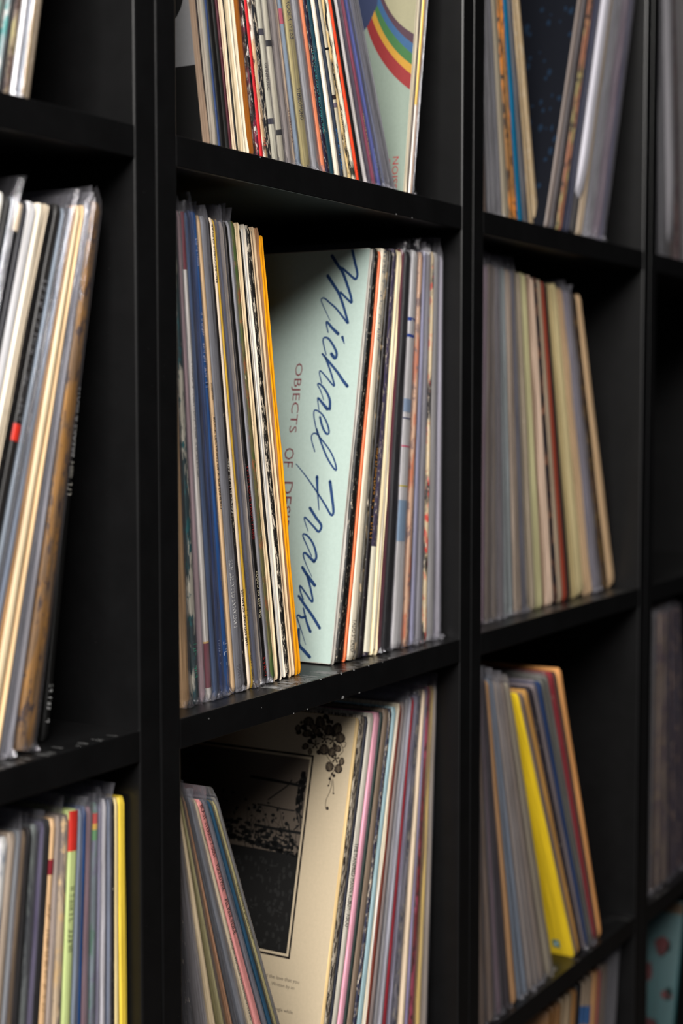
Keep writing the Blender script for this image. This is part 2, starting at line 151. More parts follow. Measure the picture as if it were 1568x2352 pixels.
{"cell":[1,2],"x":6.526,"a":-0.19576,"t":0.247,"t1":0.165,"y":0.923,"h":31.41,"c":[0.1462,0.1298,0.1298],"k":"S","p":0.4,"lab":"grey plastic-edged record spine, second from left in lower centre cubby"},
{"cell":[1,2],"x":7.877,"a":-0.23138,"t":0.368,"t1":0.245,"y":0.88,"h":31.45,"c":[0.4603,0.3671,0.2459],"k":"S","w":0.6,"lab":"cracked tan record spine, third from left in lower centre cubby"},
{"cell":[1,2],"x":9.447,"a":-0.27041,"t":0.423,"t1":0.282,"y":0.901,"h":31.51,"c":[0.407,0.3575,0.1637],"k":"S","w":0.4,"p":0.15,"lab":"olive-cream record spine, 4th from left in lower centre cubby"},
{"cell":[1,2],"x":10.863,"a":-0.30298,"t":0.233,"t1":0.156,"y":0.933,"h":31.49,"c":[0.2459,0.1351,0.0831],"k":"S","w":0.2,"lab":"brown record spine, 5th from left in lower centre cubby"},
{"cell":[1,2],"x":11.529,"a":-0.31722,"t":0.345,"t1":0.23,"y":0.9,"h":31.5,"c":[0.0424,0.0452,0.0511],"k":"S","p":0.3,"lab":"charcoal record spine, 6th from left in lower centre cubby"},
{"cell":[1,2],"x":12.394,"a":-0.33474,"t":0.589,"t1":0.393,"y":0.896,"h":31.51,"c":[0.1956,0.2163,0.2536],"k":"S","p":0.5,"lab":"blue-grey plastic record spine, 7th from left in lower centre cubby"},
{"cell":[1,2],"x":13.631,"a":-0.35754,"t":0.481,"t1":0.321,"y":0.935,"h":31.55,"c":[0.5175,0.4279,0.3117],"k":"S","tx":[["ACQUA FRAGILE  MASS-MEDIA STARS",20.83,14.02,"D",[0.117,0.1022,0.0931],0.55],["marks",29.57,27.74,"D",[0.1878,0.1413,0.1022],0.5]],"lab":"cream record spine with thin grey lettering, 8th from left in lower centre cubby"},
{"cell":[1,2],"x":14.471,"a":-0.37099,"t":0.713,"t1":0.475,"y":0.935,"h":31.44,"c":[0.6304,0.2536,0.2459],"k":"S","w":0.3,"tx":[["BLAST STEREO 7-5051",31.25,27.21,"D",[0.0612,0.0212,0.0252],0.6],["FOUND PINK",26.59,24.52,"D",[0.0452,0.0319,0.0319],0.6],["ALL PINK INSIDE",23.89,21.06,"D",[0.0452,0.0319,0.0319],0.6]],"lab":"pink record spine with dark lettering, 9th from left in lower centre cubby"},
{"cell":[1,2],"x":15.502,"a":-0.38479,"t":0.505,"t1":0.337,"y":0.935,"h":31.58,"c":[0.1761,0.1698,0.2093],"k":"S","p":0.4,"lab":"grey record spine in plastic, 10th from left in lower centre cubby"},
{"cell":[1,2],"x":16.112,"a":-0.39113,"t":0.518,"t1":0.374,"y":0.87,"h":31.49,"c":[0.0256,0.1298,0.2459],"k":"S","p":0.06,"lab":"teal blue record spine, 11th from left in lower centre cubby"},
{"cell":[1,2],"x":16.692,"a":-0.39551,"t":0.407,"t1":0.343,"y":0.879,"h":31.4,"c":[0.407,0.3575,0.1825],"k":"S","w":0.3,"tx":[["BARBED WIRE & BROKEN TWINE",24.94,20.28,"D",[0.0931,0.0802,0.0452],0.5]],"lab":"pale olive record spine with tiny lettering, 12th from left in lower centre cubby"},
{"cell":[1,2],"x":17.15,"a":-0.39746,"t":0.356,"t1":0.348,"y":0.923,"h":31.6,"c":[0.2859,0.2695,0.2383],"k":"S","p":0.4,"lab":"record with grey deckle-edged plastic sleeve, 13th from left in lower centre cubby"}]},
{"cell":[1,2],"side":"R","z":-35.40357548424372,"recs":[
{"cell":[1,2],"x":18.702,"a":0.23301,"t":0.211,"t1":0.284,"y":2.417,"h":31.54,"c":[0.8746,0.6642,0.3507],"k":"S","w":0.1,"id":"vine","lab":"cream record jacket with vine ornament and framed dark picture on its cover"},
{"cell":[1,2],"x":18.927,"a":0.23526,"t":0.777,"t1":0.975,"y":2.415,"h":31.61,"c":[0.0254,0.0187,0.0187],"k":"S","w":1.3,"lab":"cream worn record jacket with black torn edge, 15th from left in lower centre cubby"},
{"cell":[1,2],"x":19.755,"a":0.24074,"t":0.281,"t1":0.33,"y":2.404,"h":31.48,"c":[0.0148,0.0167,0.0305],"k":"S","w":0.3,"lab":"navy-black record spine, 16th from left in lower centre cubby"},
{"cell":[1,2],"x":20.055,"a":0.24217,"t":0.919,"t1":1.004,"y":2.391,"h":31.58,"c":[0.88,0.8277,0.7287],"k":"S","w":0.15,"tx":[["THE MANFRED MANN ALBUM  ASCOT",21.6,15.04,"D",[0.0212,0.0176,0.0176],0.6]],"lab":"off-white record spine with black lettering, 17th from left in lower centre cubby"},
{"cell":[1,2],"x":21.037,"a":0.24398,"t":0.77,"t1":0.767,"y":2.331,"h":31.5,"c":[0.88,0.4235,0.5498],"k":"S","w":0.35,"lab":"pale pink record spine, 18th from left in lower centre cubby"},
{"cell":[1,2],"x":21.859,"a":0.24329,"t":0.443,"t1":0.415,"y":2.296,"h":31.46,"c":[0.023,0.0362,0.0333],"k":"S","w":0.3,"lab":"dark green-black record spine, 19th from left in lower centre cubby"},
{"cell":[1,2],"x":22.332,"a":0.24218,"t":0.981,"t1":0.86,"y":2.266,"h":31.51,"c":[0.3103,0.2329,0.1756],"k":"S","w":0.2,"lab":"grey-brown record spine, 20th from left in lower centre cubby"},
{"cell":[1,2],"x":23.381,"a":0.23755,"t":0.557,"t1":0.456,"y":2.25,"h":31.46,"c":[0.023,0.0254,0.0568],"k":"S","w":1.0,"lab":"navy record spine with shredded pale edge, 21st from left in lower centre cubby"},
{"cell":[1,2],"x":23.976,"a":0.23403,"t":0.96,"t1":0.738,"y":2.274,"h":31.4,"c":[0.5449,0.7917,0.88],"k":"S","w":0.15,"lab":"light blue record spine, 22nd from left in lower centre cubby"},
{"cell":[1,2],"x":25.0,"a":0.22631,"t":0.46,"t1":0.334,"y":2.28,"h":31.61,"c":[0.88,0.7781,0.6099],"k":"O","lab":"thin cream record jacket edge, 23rd from left in lower centre cubby"},
{"cell":[1,2],"x":25.49,"a":0.22212,"t":0.515,"t1":0.36,"y":2.222,"h":31.39,"c":[0.1681,0.0362,0.023],"k":"S","w":0.2,"lab":"dark red-brown record spine, 24th from left in lower centre cubby"},
{"cell":[1,2],"x":26.038,"a":0.21696,"t":0.955,"t1":0.636,"y":2.207,"h":31.41,"c":[0.3539,0.27,0.2419],"k":"S","p":0.3,"lab":"mauve-grey record spine in plastic, 25th from left in lower centre cubby"},
{"cell":[1,2],"x":27.057,"a":0.20607,"t":0.669,"t1":0.446,"y":2.242,"h":31.58,"c":[0.4384,0.4257,0.4384],"k":"S","p":0.4,"lab":"grey plastic record spine, 26th from left in lower centre cubby"},
{"cell":[1,2],"x":27.813,"a":0.19718,"t":0.71,"t1":0.473,"y":2.165,"h":31.6,"c":[0.5778,0.5778,0.6561],"k":"S","p":0.25,"lab":"pale lavender-grey record spine, 27th from left in lower centre cubby"},
{"cell":[1,2],"x":28.656,"a":0.18641,"t":0.661,"t1":0.441,"y":2.193,"h":31.4,"c":[0.5053,0.0254,0.0459],"k":"S","w":0.3,"p":0.08,"lab":"crimson record spine with pale lettering, 28th from left in lower centre cubby"},
{"cell":[1,2],"x":29.48,"a":0.17515,"t":0.66,"t1":0.44,"y":2.176,"h":31.48,"c":[0.6561,0.64,0.8303],"k":"S","p":0.3,"lab":"white-lavender plastic record spine, 29th from left in lower centre cubby"},
{"cell":[1,2],"x":30.344,"a":0.16254,"t":1.032,"t1":0.688,"y":2.181,"h":31.53,"c":[0.377,0.3539,0.4132],"k":"S","m":[[0.052,0.052,0.0923],[0.5922,0.5249,0.4043]],"p":0.3,"lab":"speckled grey record spine in plastic, 30th from left in lower centre cubby"},
{"cell":[1,2],"x":31.783,"a":0.1398,"t":0.655,"t1":0.437,"y":2.096,"h":31.59,"c":[0.7402,0.593,0.4384],"k":"S","w":0.8,"lab":"tan worn record spine, 31st from left in lower centre cubby"},
{"cell":[1,2],"x":32.757,"a":0.12344,"t":0.456,"t1":0.304,"y":2.143,"h":31.49,"c":[0.377,0.3209,0.5778],"k":"S","p":0.4,"lab":"violet plastic record spine, 32nd from left in lower centre cubby"},
{"cell":[1,2],"x":33.465,"a":0.11112,"t":0.851,"t1":0.568,"y":2.102,"h":31.6,"c":[0.3103,0.023,0.0254],"k":"S","m":[[0.6642,0.0923,0.1793],[0.1176,0.008,0.008]],"p":0.15,"lab":"dark red record spine in plastic, 33rd from left in lower centre cubby"},
{"cell":[1,2],"x":34.86,"a":0.0855,"t":0.72,"t1":0.48,"y":2.052,"h":31.51,"c":[0.7058,0.5053,0.147],"k":"S","p":0.25,"lab":"dull yellow-tan record spine, 34th from left in lower centre cubby"},
{"cell":[1,2],"x":36.119,"a":0.06122,"t":0.733,"t1":0.489,"y":2.035,"h":31.42,"c":[0.3317,0.2798,0.2329],"k":"S","p":0.3,"lab":"brownish grey record spine next to divider, 35th from left in lower centre cubby"}]},
{"cell":[0,1],"side":"L","z":0.0,"recs":[
{"cell":[0,1],"x":-21.709,"a":0.25109,"t":0.305,"t1":0.457,"y":1.326,"h":31.45,"c":[0.88,0.8625,0.8281],"k":"S","lab":"white record jacket with dark lettering, 21st from right in middle left cubby"},
{"cell":[0,1],"x":-21.384,"a":0.26316,"t":0.19,"t1":0.285,"y":1.371,"h":31.45,"c":[0.0076,0.0076,0.0087],"k":"S","lab":"black record spine with grey neighbour, 20th from right in middle left cubby"},
{"cell":[0,1],"x":-21.179,"a":0.26905,"t":0.235,"t1":0.352,"y":1.324,"h":31.46,"c":[0.2348,0.2608,0.298],"k":"S","p":0.1,"lab":"blue-grey record spine, 19th from right in middle left cubby"},
{"cell":[0,1],"x":-20.927,"a":0.27497,"t":0.281,"t1":0.422,"y":1.33,"h":31.38,"c":[0.0087,0.0081,0.0114],"k":"S","bd":[[29.62,31.16,[0.7529,0.6105,0.4564]]],"lab":"black record spine with cream top corner, 18th from right in middle left cubby"},
{"cell":[0,1],"x":-20.624,"a":0.28047,"t":0.282,"t1":0.412,"y":1.354,"h":31.43,"c":[0.0265,0.0265,0.0342],"k":"S","lab":"dark grey record spine, 17th from right in middle left cubby"},
{"cell":[0,1],"x":-20.32,"a":0.28458,"t":0.602,"t1":0.765,"y":1.385,"h":31.41,"c":[0.8313,0.8313,0.88],"k":"S","lab":"bright white record spine, 16th from right in middle left cubby"},
{"cell":[0,1],"x":-19.67,"a":0.28972,"t":0.371,"t1":0.409,"y":1.345,"h":31.5,"c":[0.88,0.7946,0.6683],"k":"S","lab":"cream record spine in bright light, 15th from right in middle left cubby"},
{"cell":[0,1],"x":-19.269,"a":0.29095,"t":0.284,"t1":0.288,"y":1.341,"h":31.5,"c":[0.5427,0.464,0.3593],"k":"O","w":0.3,"lab":"tan-grey layered record jacket, 14th from right in middle left cubby"},
{"cell":[0,1],"x":-18.962,"a":0.29109,"t":0.644,"t1":0.585,"y":1.389,"h":31.46,"c":[0.0065,0.006,0.0065],"k":"S","m":[[0.0052,0.0048,0.0052],[0.0212,0.0176,0.016]],"w":0.4,"lab":"black record spine with worn cream top, 13th from right in middle left cubby"},
{"cell":[0,1],"x":-18.265,"a":0.28923,"t":0.672,"t1":0.528,"y":1.367,"h":31.53,"c":[0.0114,0.01,0.01],"k":"S","w":0.35,"tx":[["marks",27.07,18.34,"D",[0.1559,0.1559,0.1683],0.7]],"bd":[[17.9,18.83,[0.5149,0.0212,0.0091]]],"lab":"black record spine with red block and white marks, 12th from right in middle left cubby"},
{"cell":[0,1],"x":-17.538,"a":0.28468,"t":0.325,"t1":0.23,"y":1.338,"h":31.39,"c":[0.2348,0.298,0.3702],"k":"S","p":0.3,"lab":"record with thin blue-grey plastic edge, 11th from right in middle left cubby"},
{"cell":[0,1],"x":-17.188,"a":0.28168,"t":0.415,"t1":0.277,"y":1.316,"h":31.56,"c":[0.0494,0.0565,0.0681],"k":"S","p":0.2,"lab":"charcoal record spine in plastic, 10th from right in middle left cubby"},
{"cell":[0,1],"x":-16.734,"a":0.27712,"t":0.49,"t1":0.327,"y":1.323,"h":31.4,"c":[0.2265,0.279,0.3702],"k":"S","p":0.25,"lab":"slate blue record spine in plastic, 9th from right in middle left cubby"},
{"cell":[0,1],"x":-16.147,"a":0.27022,"t":0.256,"t1":0.171,"y":1.38,"h":31.54,"c":[0.8406,0.4394,0.1462],"k":"S","lab":"thin amber record jacket edge, 8th from right in middle left cubby"},
{"cell":[0,1],"x":-15.816,"a":0.26592,"t":0.631,"t1":0.421,"y":1.329,"h":31.45,"c":[0.88,0.713,0.4714],"k":"S","lab":"glowing cream white record spine, 7th from right in middle left cubby"},
{"cell":[0,1],"x":-14.913,"a":0.25249,"t":0.215,"t1":0.143,"y":1.323,"h":31.49,"c":[0.7715,0.5427,0.3078],"k":"S","lab":"thin tan record spine, 6th from right in middle left cubby"},
{"cell":[0,1],"x":-14.573,"a":0.247,"t":0.383,"t1":0.256,"y":1.387,"h":31.61,"c":[0.1338,0.1338,0.1527],"k":"S","p":0.35,"tx":[["marks",27.18,10.72,"D",[0.402,0.3763,0.3515],0.4]],"lab":"grey plastic record spine with pale dots, 5th from right in middle left cubby"},
{"cell":[0,1],"x":-13.919,"a":0.23557,"t":0.445,"t1":0.296,"y":1.33,"h":31.61,"c":[0.2348,0.2348,0.2698],"k":"S","p":0.5,"lab":"silver-grey plastic sleeve record spine, 4th from right in middle left cubby"},
{"cell":[0,1],"x":-13.065,"a":0.21932,"t":1.501,"t1":1.001,"y":1.339,"h":31.38,"c":[0.279,0.1593,0.0681],"k":"S","m":[[0.4564,0.2232,0.0452],[0.0887,0.0545,0.0452]],"p":0.15,"lab":"brown and gold printed record spine in plastic, third from right in middle left cubby"}]},
{"cell":[0,1],"side":"R","z":0.0,"recs":[
{"cell":[0,1],"x":-10.635,"a":0.17613,"t":0.595,"t1":0.397,"y":2.598,"h":31.5,"c":[0.0046,0.0046,0.0046],"k":"S","w":0.15,"tx":[["marks",18.84,9.47,"D",[0.402,0.402,0.402],0.5],["marks",5.73,1.77,"D",[0.5149,0.5149,0.5149],0.6]],"lab":"black record spine with small white lettering, second from right in middle left cubby"},
{"cell":[0,1],"x":-9.618,"a":0.15747,"t":0.479,"t1":0.534,"y":2.6,"h":31.38,"c":[0.0046,0.0046,0.0046],"k":"S","w":0.3,"tx":[["BREAKS & BEATS",20.52,16.42,"U",[0.7529,0.7529,0.7529],0.6],["marks",16.21,14.18,"U",[0.7157,0.6795,0.6105],0.7],["marks",3.35,1.11,"U",[0.5776,0.5776,0.5776],0.6]],"lab":"black record spine with white capitals near open gap, first from right in middle left cubby"}]},
{"cell":[0,0],"side":"L","z":35.40357548424372,"recs":[
{"cell":[0,0],"x":-14.704,"a":0.22943,"t":0.477,"t1":0.318,"y":1.567,"h":31.48,"c":[0.2348,0.3278,0.3078],"k":"S","m":[[0.0212,0.1559,0.1022],[0.3515,0.3515,0.3515]],"lab":"green and grey printed record spine at frame edge, 8th from right in upper left cubby"},
{"cell":[0,0],"x":-13.903,"a":0.21546,"t":0.271,"t1":0.181,"y":1.562,"h":31.45,"c":[0.2265,0.2884,0.3078],"k":"S","m":[[0.0452,0.2623,0.2623],[0.5149,0.5149,0.5149]],"w":0.3,"lab":"teal-grey printed record spine, 7th from right in upper left cubby"},
{"cell":[0,0],"x":-13.559,"a":0.21089,"t":0.296,"t1":0.197,"y":1.607,"h":31.51,"c":[0.01,0.0087,0.0114],"k":"S","lab":"black record spine with mauve neighbour, 6th from right in upper left cubby"},
{"cell":[0,0],"x":-13.232,"a":0.20732,"t":0.525,"t1":0.393,"y":1.613,"h":31.55,"c":[0.2348,0.173,0.1462],"k":"S","m":[[0.5149,0.4564,0.2232],[0.0612,0.0319,0.0319]],"w":0.3,"lab":"mauve-brown printed record spine, 5th from right in upper left cubby"},
{"cell":[0,0],"x":-12.676,"a":0.203,"t":0.563,"t1":0.505,"y":1.591,"h":31.46,"c":[0.8481,0.8481,0.88],"k":"S","p":0.12,"lab":"brilliant white record spine in plastic, 4th from right in upper left cubby"},
{"cell":[0,0],"x":-12.08,"a":0.20112,"t":0.145,"t1":0.144,"y":1.572,"h":31.55,"c":[0.3812,0.4274,0.4895],"k":"S","p":0.4,"lab":"record with blue-grey plastic edge, third from right in upper left cubby"},
{"cell":[0,0],"x":-11.924,"a":0.2011,"t":0.259,"t1":0.272,"y":1.564,"h":31.58,"c":[0.7884,0.5705,0.3177],"k":"S","lab":"peach-tan record spine, second from right in upper left cubby"},
{"cell":[0,0],"x":-11.652,"a":0.20151,"t":0.527,"t1":0.616,"y":1.61,"h":31.56,"c":[0.2348,0.1874,0.1399],"k":"S","w":0.7,"lab":"brown-grey record spine by open gap, first from right in upper left cubby"}]},
{"cell":[0,2],"side":"L","z":-35.40357548424372,"recs":[
{"cell":[0,2],"x":-19.528,"a":0.15704,"t":0.974,"t1":0.714,"y":1.271,"h":31.51,"c":[0.8617,0.8617,0.88],"k":"S","m":[[0.2254,0.2679,0.366],[0.85,0.85,0.85]],"lab":"white and blue printed record spine, 22nd from right in lower left cubby"},
{"cell":[0,2],"x":-18.506,"a":0.14857,"t":0.815,"t1":0.589,"y":1.309,"h":31.57,"c":[0.4575,0.3693,0.3023],"k":"S","w":0.15,"lab":"taupe record spine, 21st from right in lower left cubby"},
{"cell":[0,2],"x":-17.652,"a":0.14119,"t":0.491,"t1":0.351,"y":1.27,"h":31.59,"c":[0.2076,0.2249,0.243],"k":"S","p":0.4,"lab":"grey record spine in plastic, 20th from right in lower left cubby"},
{"cell":[0,2],"x":-17.137,"a":0.13661,"t":0.642,"t1":0.454,"y":1.261,"h":31.44,"c":[0.243,0.1679,0.1027],"k":"S","p":0.1,"lab":"brown record spine, 19th from right in lower left cubby"},
{"cell":[0,2],"x":-16.466,"a":0.1305,"t":0.399,"t1":0.28,"y":1.198,"h":31.47,"c":[0.0105,0.0105,0.012],"k":"S","lab":"black record spine beside grey one, 18th from right in lower left cubby"},
{"cell":[0,2],"x":-16.049,"a":0.12661,"t":0.918,"t1":0.638,"y":1.236,"h":31.51,"c":[0.2339,0.262,0.262],"k":"S","m":[[0.0542,0.0654,0.0735],[0.2679,0.3147,0.2954]],"p":0.2,"lab":"grey-teal record spine with pale marks, 17th from right in lower left cubby"},
{"cell":[0,2],"x":-15.09,"a":0.11745,"t":0.667,"t1":0.458,"y":1.201,"h":31.54,"c":[0.1396,0.1143,0.2339],"k":"S","p":0.3,"lab":"purple-grey plastic record spine, 16th from right in lower left cubby"},
{"cell":[0,2],"x":-14.393,"a":0.11061,"t":0.384,"t1":0.261,"y":1.133,"h":31.57,"c":[0.0105,0.0091,0.0105],"k":"S","lab":"narrow black record spine, 15th from right in lower left cubby"},
{"cell":[0,2],"x":-13.993,"a":0.10659,"t":0.699,"t1":0.472,"y":1.155,"h":31.51,"c":[0.88,0.5731,0.3183],"k":"S","w":0.5,"tx":[["marks",26.68,20.59,"D",[0.1878,0.0802,0.0319],0.5]],"bd":[[28.39,29.24,[0.2254,0.0156,0.0255]]],"lab":"peach record spine with small dark lettering, 14th from right in lower left cubby"},
{"cell":[0,2],"x":-13.265,"a":0.09916,"t":0.674,"t1":0.45,"y":1.102,"h":31.56,"c":[0.471,0.3812,0.3238],"k":"S","p":0.25,"lab":"grey-tan record spine in plastic, 13th from right in lower left cubby"},
{"cell":[0,2],"x":-12.563,"a":0.09185,"t":0.888,"t1":0.592,"y":1.084,"h":31.44,"c":[0.572,0.4442,0.313],"k":"S","m":[[0.2254,0.1871,0.1661],[0.6931,0.4824,0.2679]],"w":0.4,"lab":"tan layered record spine, 12th from right in lower left cubby"},
{"cell":[0,2],"x":-11.63,"a":0.08187,"t":1.066,"t1":0.711,"y":1.076,"h":31.56,"c":[0.6188,0.7365,0.313],"k":"S","tx":[["marks",27.61,23.37,"D",[0.0802,0.0887,0.0452],0.45]],"bd":[[29.23,31.95,[0.521,0.0255,0.0156]]],"lab":"lime green record spine with red title block, 11th from right in lower left cubby"},
{"cell":[0,2],"x":-10.495,"a":0.06938,"t":0.57,"t1":0.38,"y":1.081,"h":31.47,"c":[0.2817,0.3576,0.471],"k":"S","p":0.35,"lab":"blue-grey record spine in plastic, 10th from right in lower left cubby"},
{"cell":[0,2],"x":-9.882,"a":0.06247,"t":0.418,"t1":0.278,"y":1.078,"h":31.56,"c":[0.0105,0.0678,0.2339],"k":"S","w":0.4,"lab":"deep blue record spine with worn flecks, 9th from right in lower left cubby"},
{"cell":[0,2],"x":-9.43,"a":0.05731,"t":0.844,"t1":0.563,"y":1.057,"h":31.4,"c":[0.262,0.1534,0.1832],"k":"S","p":0.25,"lab":"mauve record spine in plastic, 8th from right in lower left cubby"},
{"cell":[0,2],"x":-8.507,"a":0.0466,"t":0.708,"t1":0.472,"y":1.008,"h":31.56,"c":[0.2339,0.2919,0.3238],"k":"S","m":[[0.1227,0.2679,0.1871],[0.2254,0.2254,0.3147]],"p":0.2,"bd":[[30.32,30.93,[0.5477,0.0542,0.0383]],[29.96,30.32,[0.6931,0.4218,0.0542]],[29.35,29.96,[0.1227,0.3147,0.1227]]],"lab":"grey-green record spine with rainbow top, 7th from right in lower left cubby"},
{"cell":[0,2],"x":-7.726,"a":0.03734,"t":0.323,"t1":0.216,"y":1.015,"h":31.38,"c":[0.3348,0.3238,0.4575],"k":"S","p":0.35,"lab":"lavender-grey record spine, 6th from right in lower left cubby"},
{"cell":[0,2],"x":-7.366,"a":0.03303,"t":0.781,"t1":0.521,"y":0.972,"h":31.54,"c":[0.8428,0.8245,0.88],"k":"S","p":0.1,"lab":"pale white-lavender record spine, 5th from right in lower left cubby"},
{"cell":[0,2],"x":-6.49,"a":0.02238,"t":0.443,"t1":0.295,"y":0.987,"h":31.45,"c":[0.243,0.3023,0.4312],"k":"S","p":0.4,"lab":"record with blue-grey plastic edge, 4th from right in lower left cubby"},
{"cell":[0,2],"x":-5.989,"a":0.0162,"t":0.299,"t1":0.199,"y":0.952,"h":31.49,"c":[0.012,0.0105,0.0105],"k":"S","w":0.7,"lab":"thin black frayed record spine, third from right in lower left cubby"},
{"cell":[0,2],"x":-5.65,"a":0.01201,"t":0.582,"t1":0.388,"y":0.968,"h":31.43,"c":[0.828,0.6678,0.3348],"k":"S","w":0.1,"lab":"record with tan half of yellow neighbour, second from right in lower left cubby"},
{"cell":[0,2],"x":-5.058,"a":0.00594,"t":0.984,"t1":0.656,"y":0.953,"h":31.38,"c":[0.88,0.6353,0.063],"k":"S","w":0.1,"lab":"bright yellow record spine in plastic near divider, first from right in lower left cubby"}]},
{"cell":[2,0],"side":"L","z":35.40357548424372,"recs":[
{"cell":[2,0],"x":46.37,"a":-0.0909,"t":0.902,"t1":0.601,"y":1.826,"h":31.61,"c":[0.2631,0.1806,0.1354],"k":"S","p":0.2,"lab":"brown record spine, first from left in upper right cubby"},
{"cell":[2,0],"x":47.465,"a":-0.10565,"t":0.885,"t1":0.59,"y":1.781,"h":31.43,"c":[0.1791,0.1791,0.1874],"k":"S","p":0.5,"lab":"smoky grey plastic record spine, second from left in upper right cubby"},
{"cell":[2,0],"x":48.523,"a":-0.11955,"t":0.884,"t1":0.589,"y":1.777,"h":31.52,"c":[0.1935,0.1935,0.2024],"k":"S","p":0.5,"lab":"smoky grey plastic record spine, third from left in upper right cubby"},
{"cell":[2,0],"x":49.582,"a":-0.1334,"t":0.882,"t1":0.588,"y":1.802,"h":31.61,"c":[0.1702,0.1702,0.1781],"k":"S","p":0.5,"lab":"smoky grey plastic record spine, 4th from left in upper right cubby"},
{"cell":[2,0],"x":50.64,"a":-0.14721,"t":1.208,"t1":0.805,"y":1.826,"h":31.5,"c":[0.3401,0.2947,0.2242],"k":"S","w":0.2,"lab":"beige record spine, 5th from left in upper right cubby"},
{"cell":[2,0],"x":52.066,"a":-0.16524,"t":0.693,"t1":0.462,"y":1.816,"h":31.44,"c":[0.2794,0.1365,0.0451],"k":"S","m":[[0.6162,0.2105,0.0286],[0.0431,0.0286,0.0216]],"w":0.3,"lab":"brown and orange printed record spine, 6th from left in upper right cubby"},
{"cell":[2,0],"x":52.876,"a":-0.17526,"t":0.691,"t1":0.461,"y":1.799,"h":31.39,"c":[0.2799,0.1367,0.0452],"k":"S","m":[[0.6162,0.2105,0.0286],[0.0431,0.0286,0.0216]],"w":0.3,"lab":"brown and orange printed record spine, 7th from left in upper right cubby"},
{"cell":[2,0],"x":53.686,"a":-0.18525,"t":1.109,"t1":0.739,"y":1.799,"h":31.49,"c":[0.0041,0.1496,0.3169],"k":"S","lab":"saturated teal blue record spine, 8th from left in upper right cubby"},
{"cell":[2,0],"x":54.973,"a":-0.20077,"t":0.545,"t1":0.363,"y":1.771,"h":31.46,"c":[0.1034,0.1094,0.122],"k":"S","p":0.3,"lab":"record with grey edge beside teal one, 9th from left in upper right cubby"},
{"cell":[2,0],"x":55.603,"a":-0.20824,"t":0.6,"t1":0.4,"y":1.827,"h":31.38,"c":[0.0154,0.0135,0.0118],"k":"S","lab":"black record spine, 10th from left in upper right cubby"},
{"cell":[2,0],"x":56.293,"a":-0.21634,"t":1.013,"t1":0.676,"y":1.827,"h":31.41,"c":[0.4603,0.3416,0.2053],"k":"S","w":0.9,"lab":"cream and brown torn record spine, 11th from left in upper right cubby"},
{"cell":[2,0],"x":57.449,"a":-0.22959,"t":1.01,"t1":0.674,"y":1.817,"h":31.6,"c":[0.4727,0.3508,0.2109],"k":"S","w":0.9,"lab":"cream and brown torn record spine, 12th from left in upper right cubby"}]},
{"cell":[2,0],"side":"R","z":35.40357548424372,"recs":[
{"cell":[2,0],"x":56.934,"a":0.33056,"t":0.621,"t1":0.541,"y":0.59,"h":31.47,"c":[0.1806,0.146,0.1334],"k":"S","id":"navyback","lab":"grey-brown record spine, 13th from left in upper right cubby"},
{"cell":[2,0],"x":57.614,"a":0.32807,"t":0.621,"t1":0.541,"y":0.607,"h":31.47,"c":[0.2018,0.1632,0.149],"k":"S","p":0.25,"lab":"grey-brown record spine, 14th from left in upper right cubby"},
{"cell":[2,0],"x":58.294,"a":0.32558,"t":0.523,"t1":0.462,"y":0.582,"h":31.39,"c":[0.0456,0.0354,0.0354],"k":"S","lab":"dark brown record spine, 15th from left in upper right cubby"},
{"cell":[2,0],"x":58.867,"a":0.32365,"t":0.524,"t1":0.462,"y":0.627,"h":31.45,"c":[0.0432,0.0335,0.0335],"k":"S","lab":"dark brown record spine, 16th from left in upper right cubby"},
{"cell":[2,0],"x":59.439,"a":0.32173,"t":0.559,"t1":0.499,"y":0.58,"h":31.44,"c":[0.3153,0.1305,0.0764],"k":"S","m":[[0.3014,0.2536,0.1083],[0.0431,0.0286,0.0238]],"lab":"terracotta streaked record spine, 17th from left in upper right cubby"},
{"cell":[2,0],"x":60.05,"a":0.31985,"t":0.559,"t1":0.499,"y":0.575,"h":31.47,"c":[0.2952,0.1222,0.0715],"k":"S","m":[[0.3014,0.2536,0.1083],[0.0431,0.0286,0.0238]],"lab":"terracotta streaked record spine, 18th from left in upper right cubby"},
{"cell":[2,0],"x":60.66,"a":0.31797,"t":0.578,"t1":0.524,"y":0.631,"h":31.57,"c":[0.0384,0.0419,0.0766],"k":"S","w":0.3,"lab":"dark navy record spine, 19th from left in upper right cubby"},
{"cell":[2,0],"x":61.29,"a":0.31628,"t":0.578,"t1":0.524,"y":0.633,"h":31.61,"c":[0.0366,0.0399,0.0729],"k":"S","w":0.3,"lab":"dark navy record spine, 20th from left in upper right cubby"},
{"cell":[2,0],"x":61.921,"a":0.31459,"t":0.579,"t1":0.524,"y":0.618,"h":31.39,"c":[0.0361,0.0394,0.072],"k":"S","w":0.3,"lab":"dark navy record spine, 21st from left in upper right cubby"},
{"cell":[2,0],"x":62.551,"a":0.31289,"t":1.665,"t1":1.537,"y":0.596,"h":31.56,"c":[0.7781,0.7618,0.88],"k":"S","id":"slip","lab":"record jacket with white paper sleeve slipping out, upper right cubby"},
{"cell":[2,0],"x":64.364,"a":0.30887,"t":0.589,"t1":0.552,"y":0.583,"h":31.39,"c":[0.3602,0.2797,0.202],"k":"S","w":0.4,"lab":"tan record spine, 23rd from left in upper right cubby"},
{"cell":[2,0],"x":65.005,"a":0.30772,"t":0.589,"t1":0.552,"y":0.57,"h":31.49,"c":[0.3761,0.2921,0.2109],"k":"S","w":0.4,"lab":"tan record spine, 24th from left in upper right cubby"},
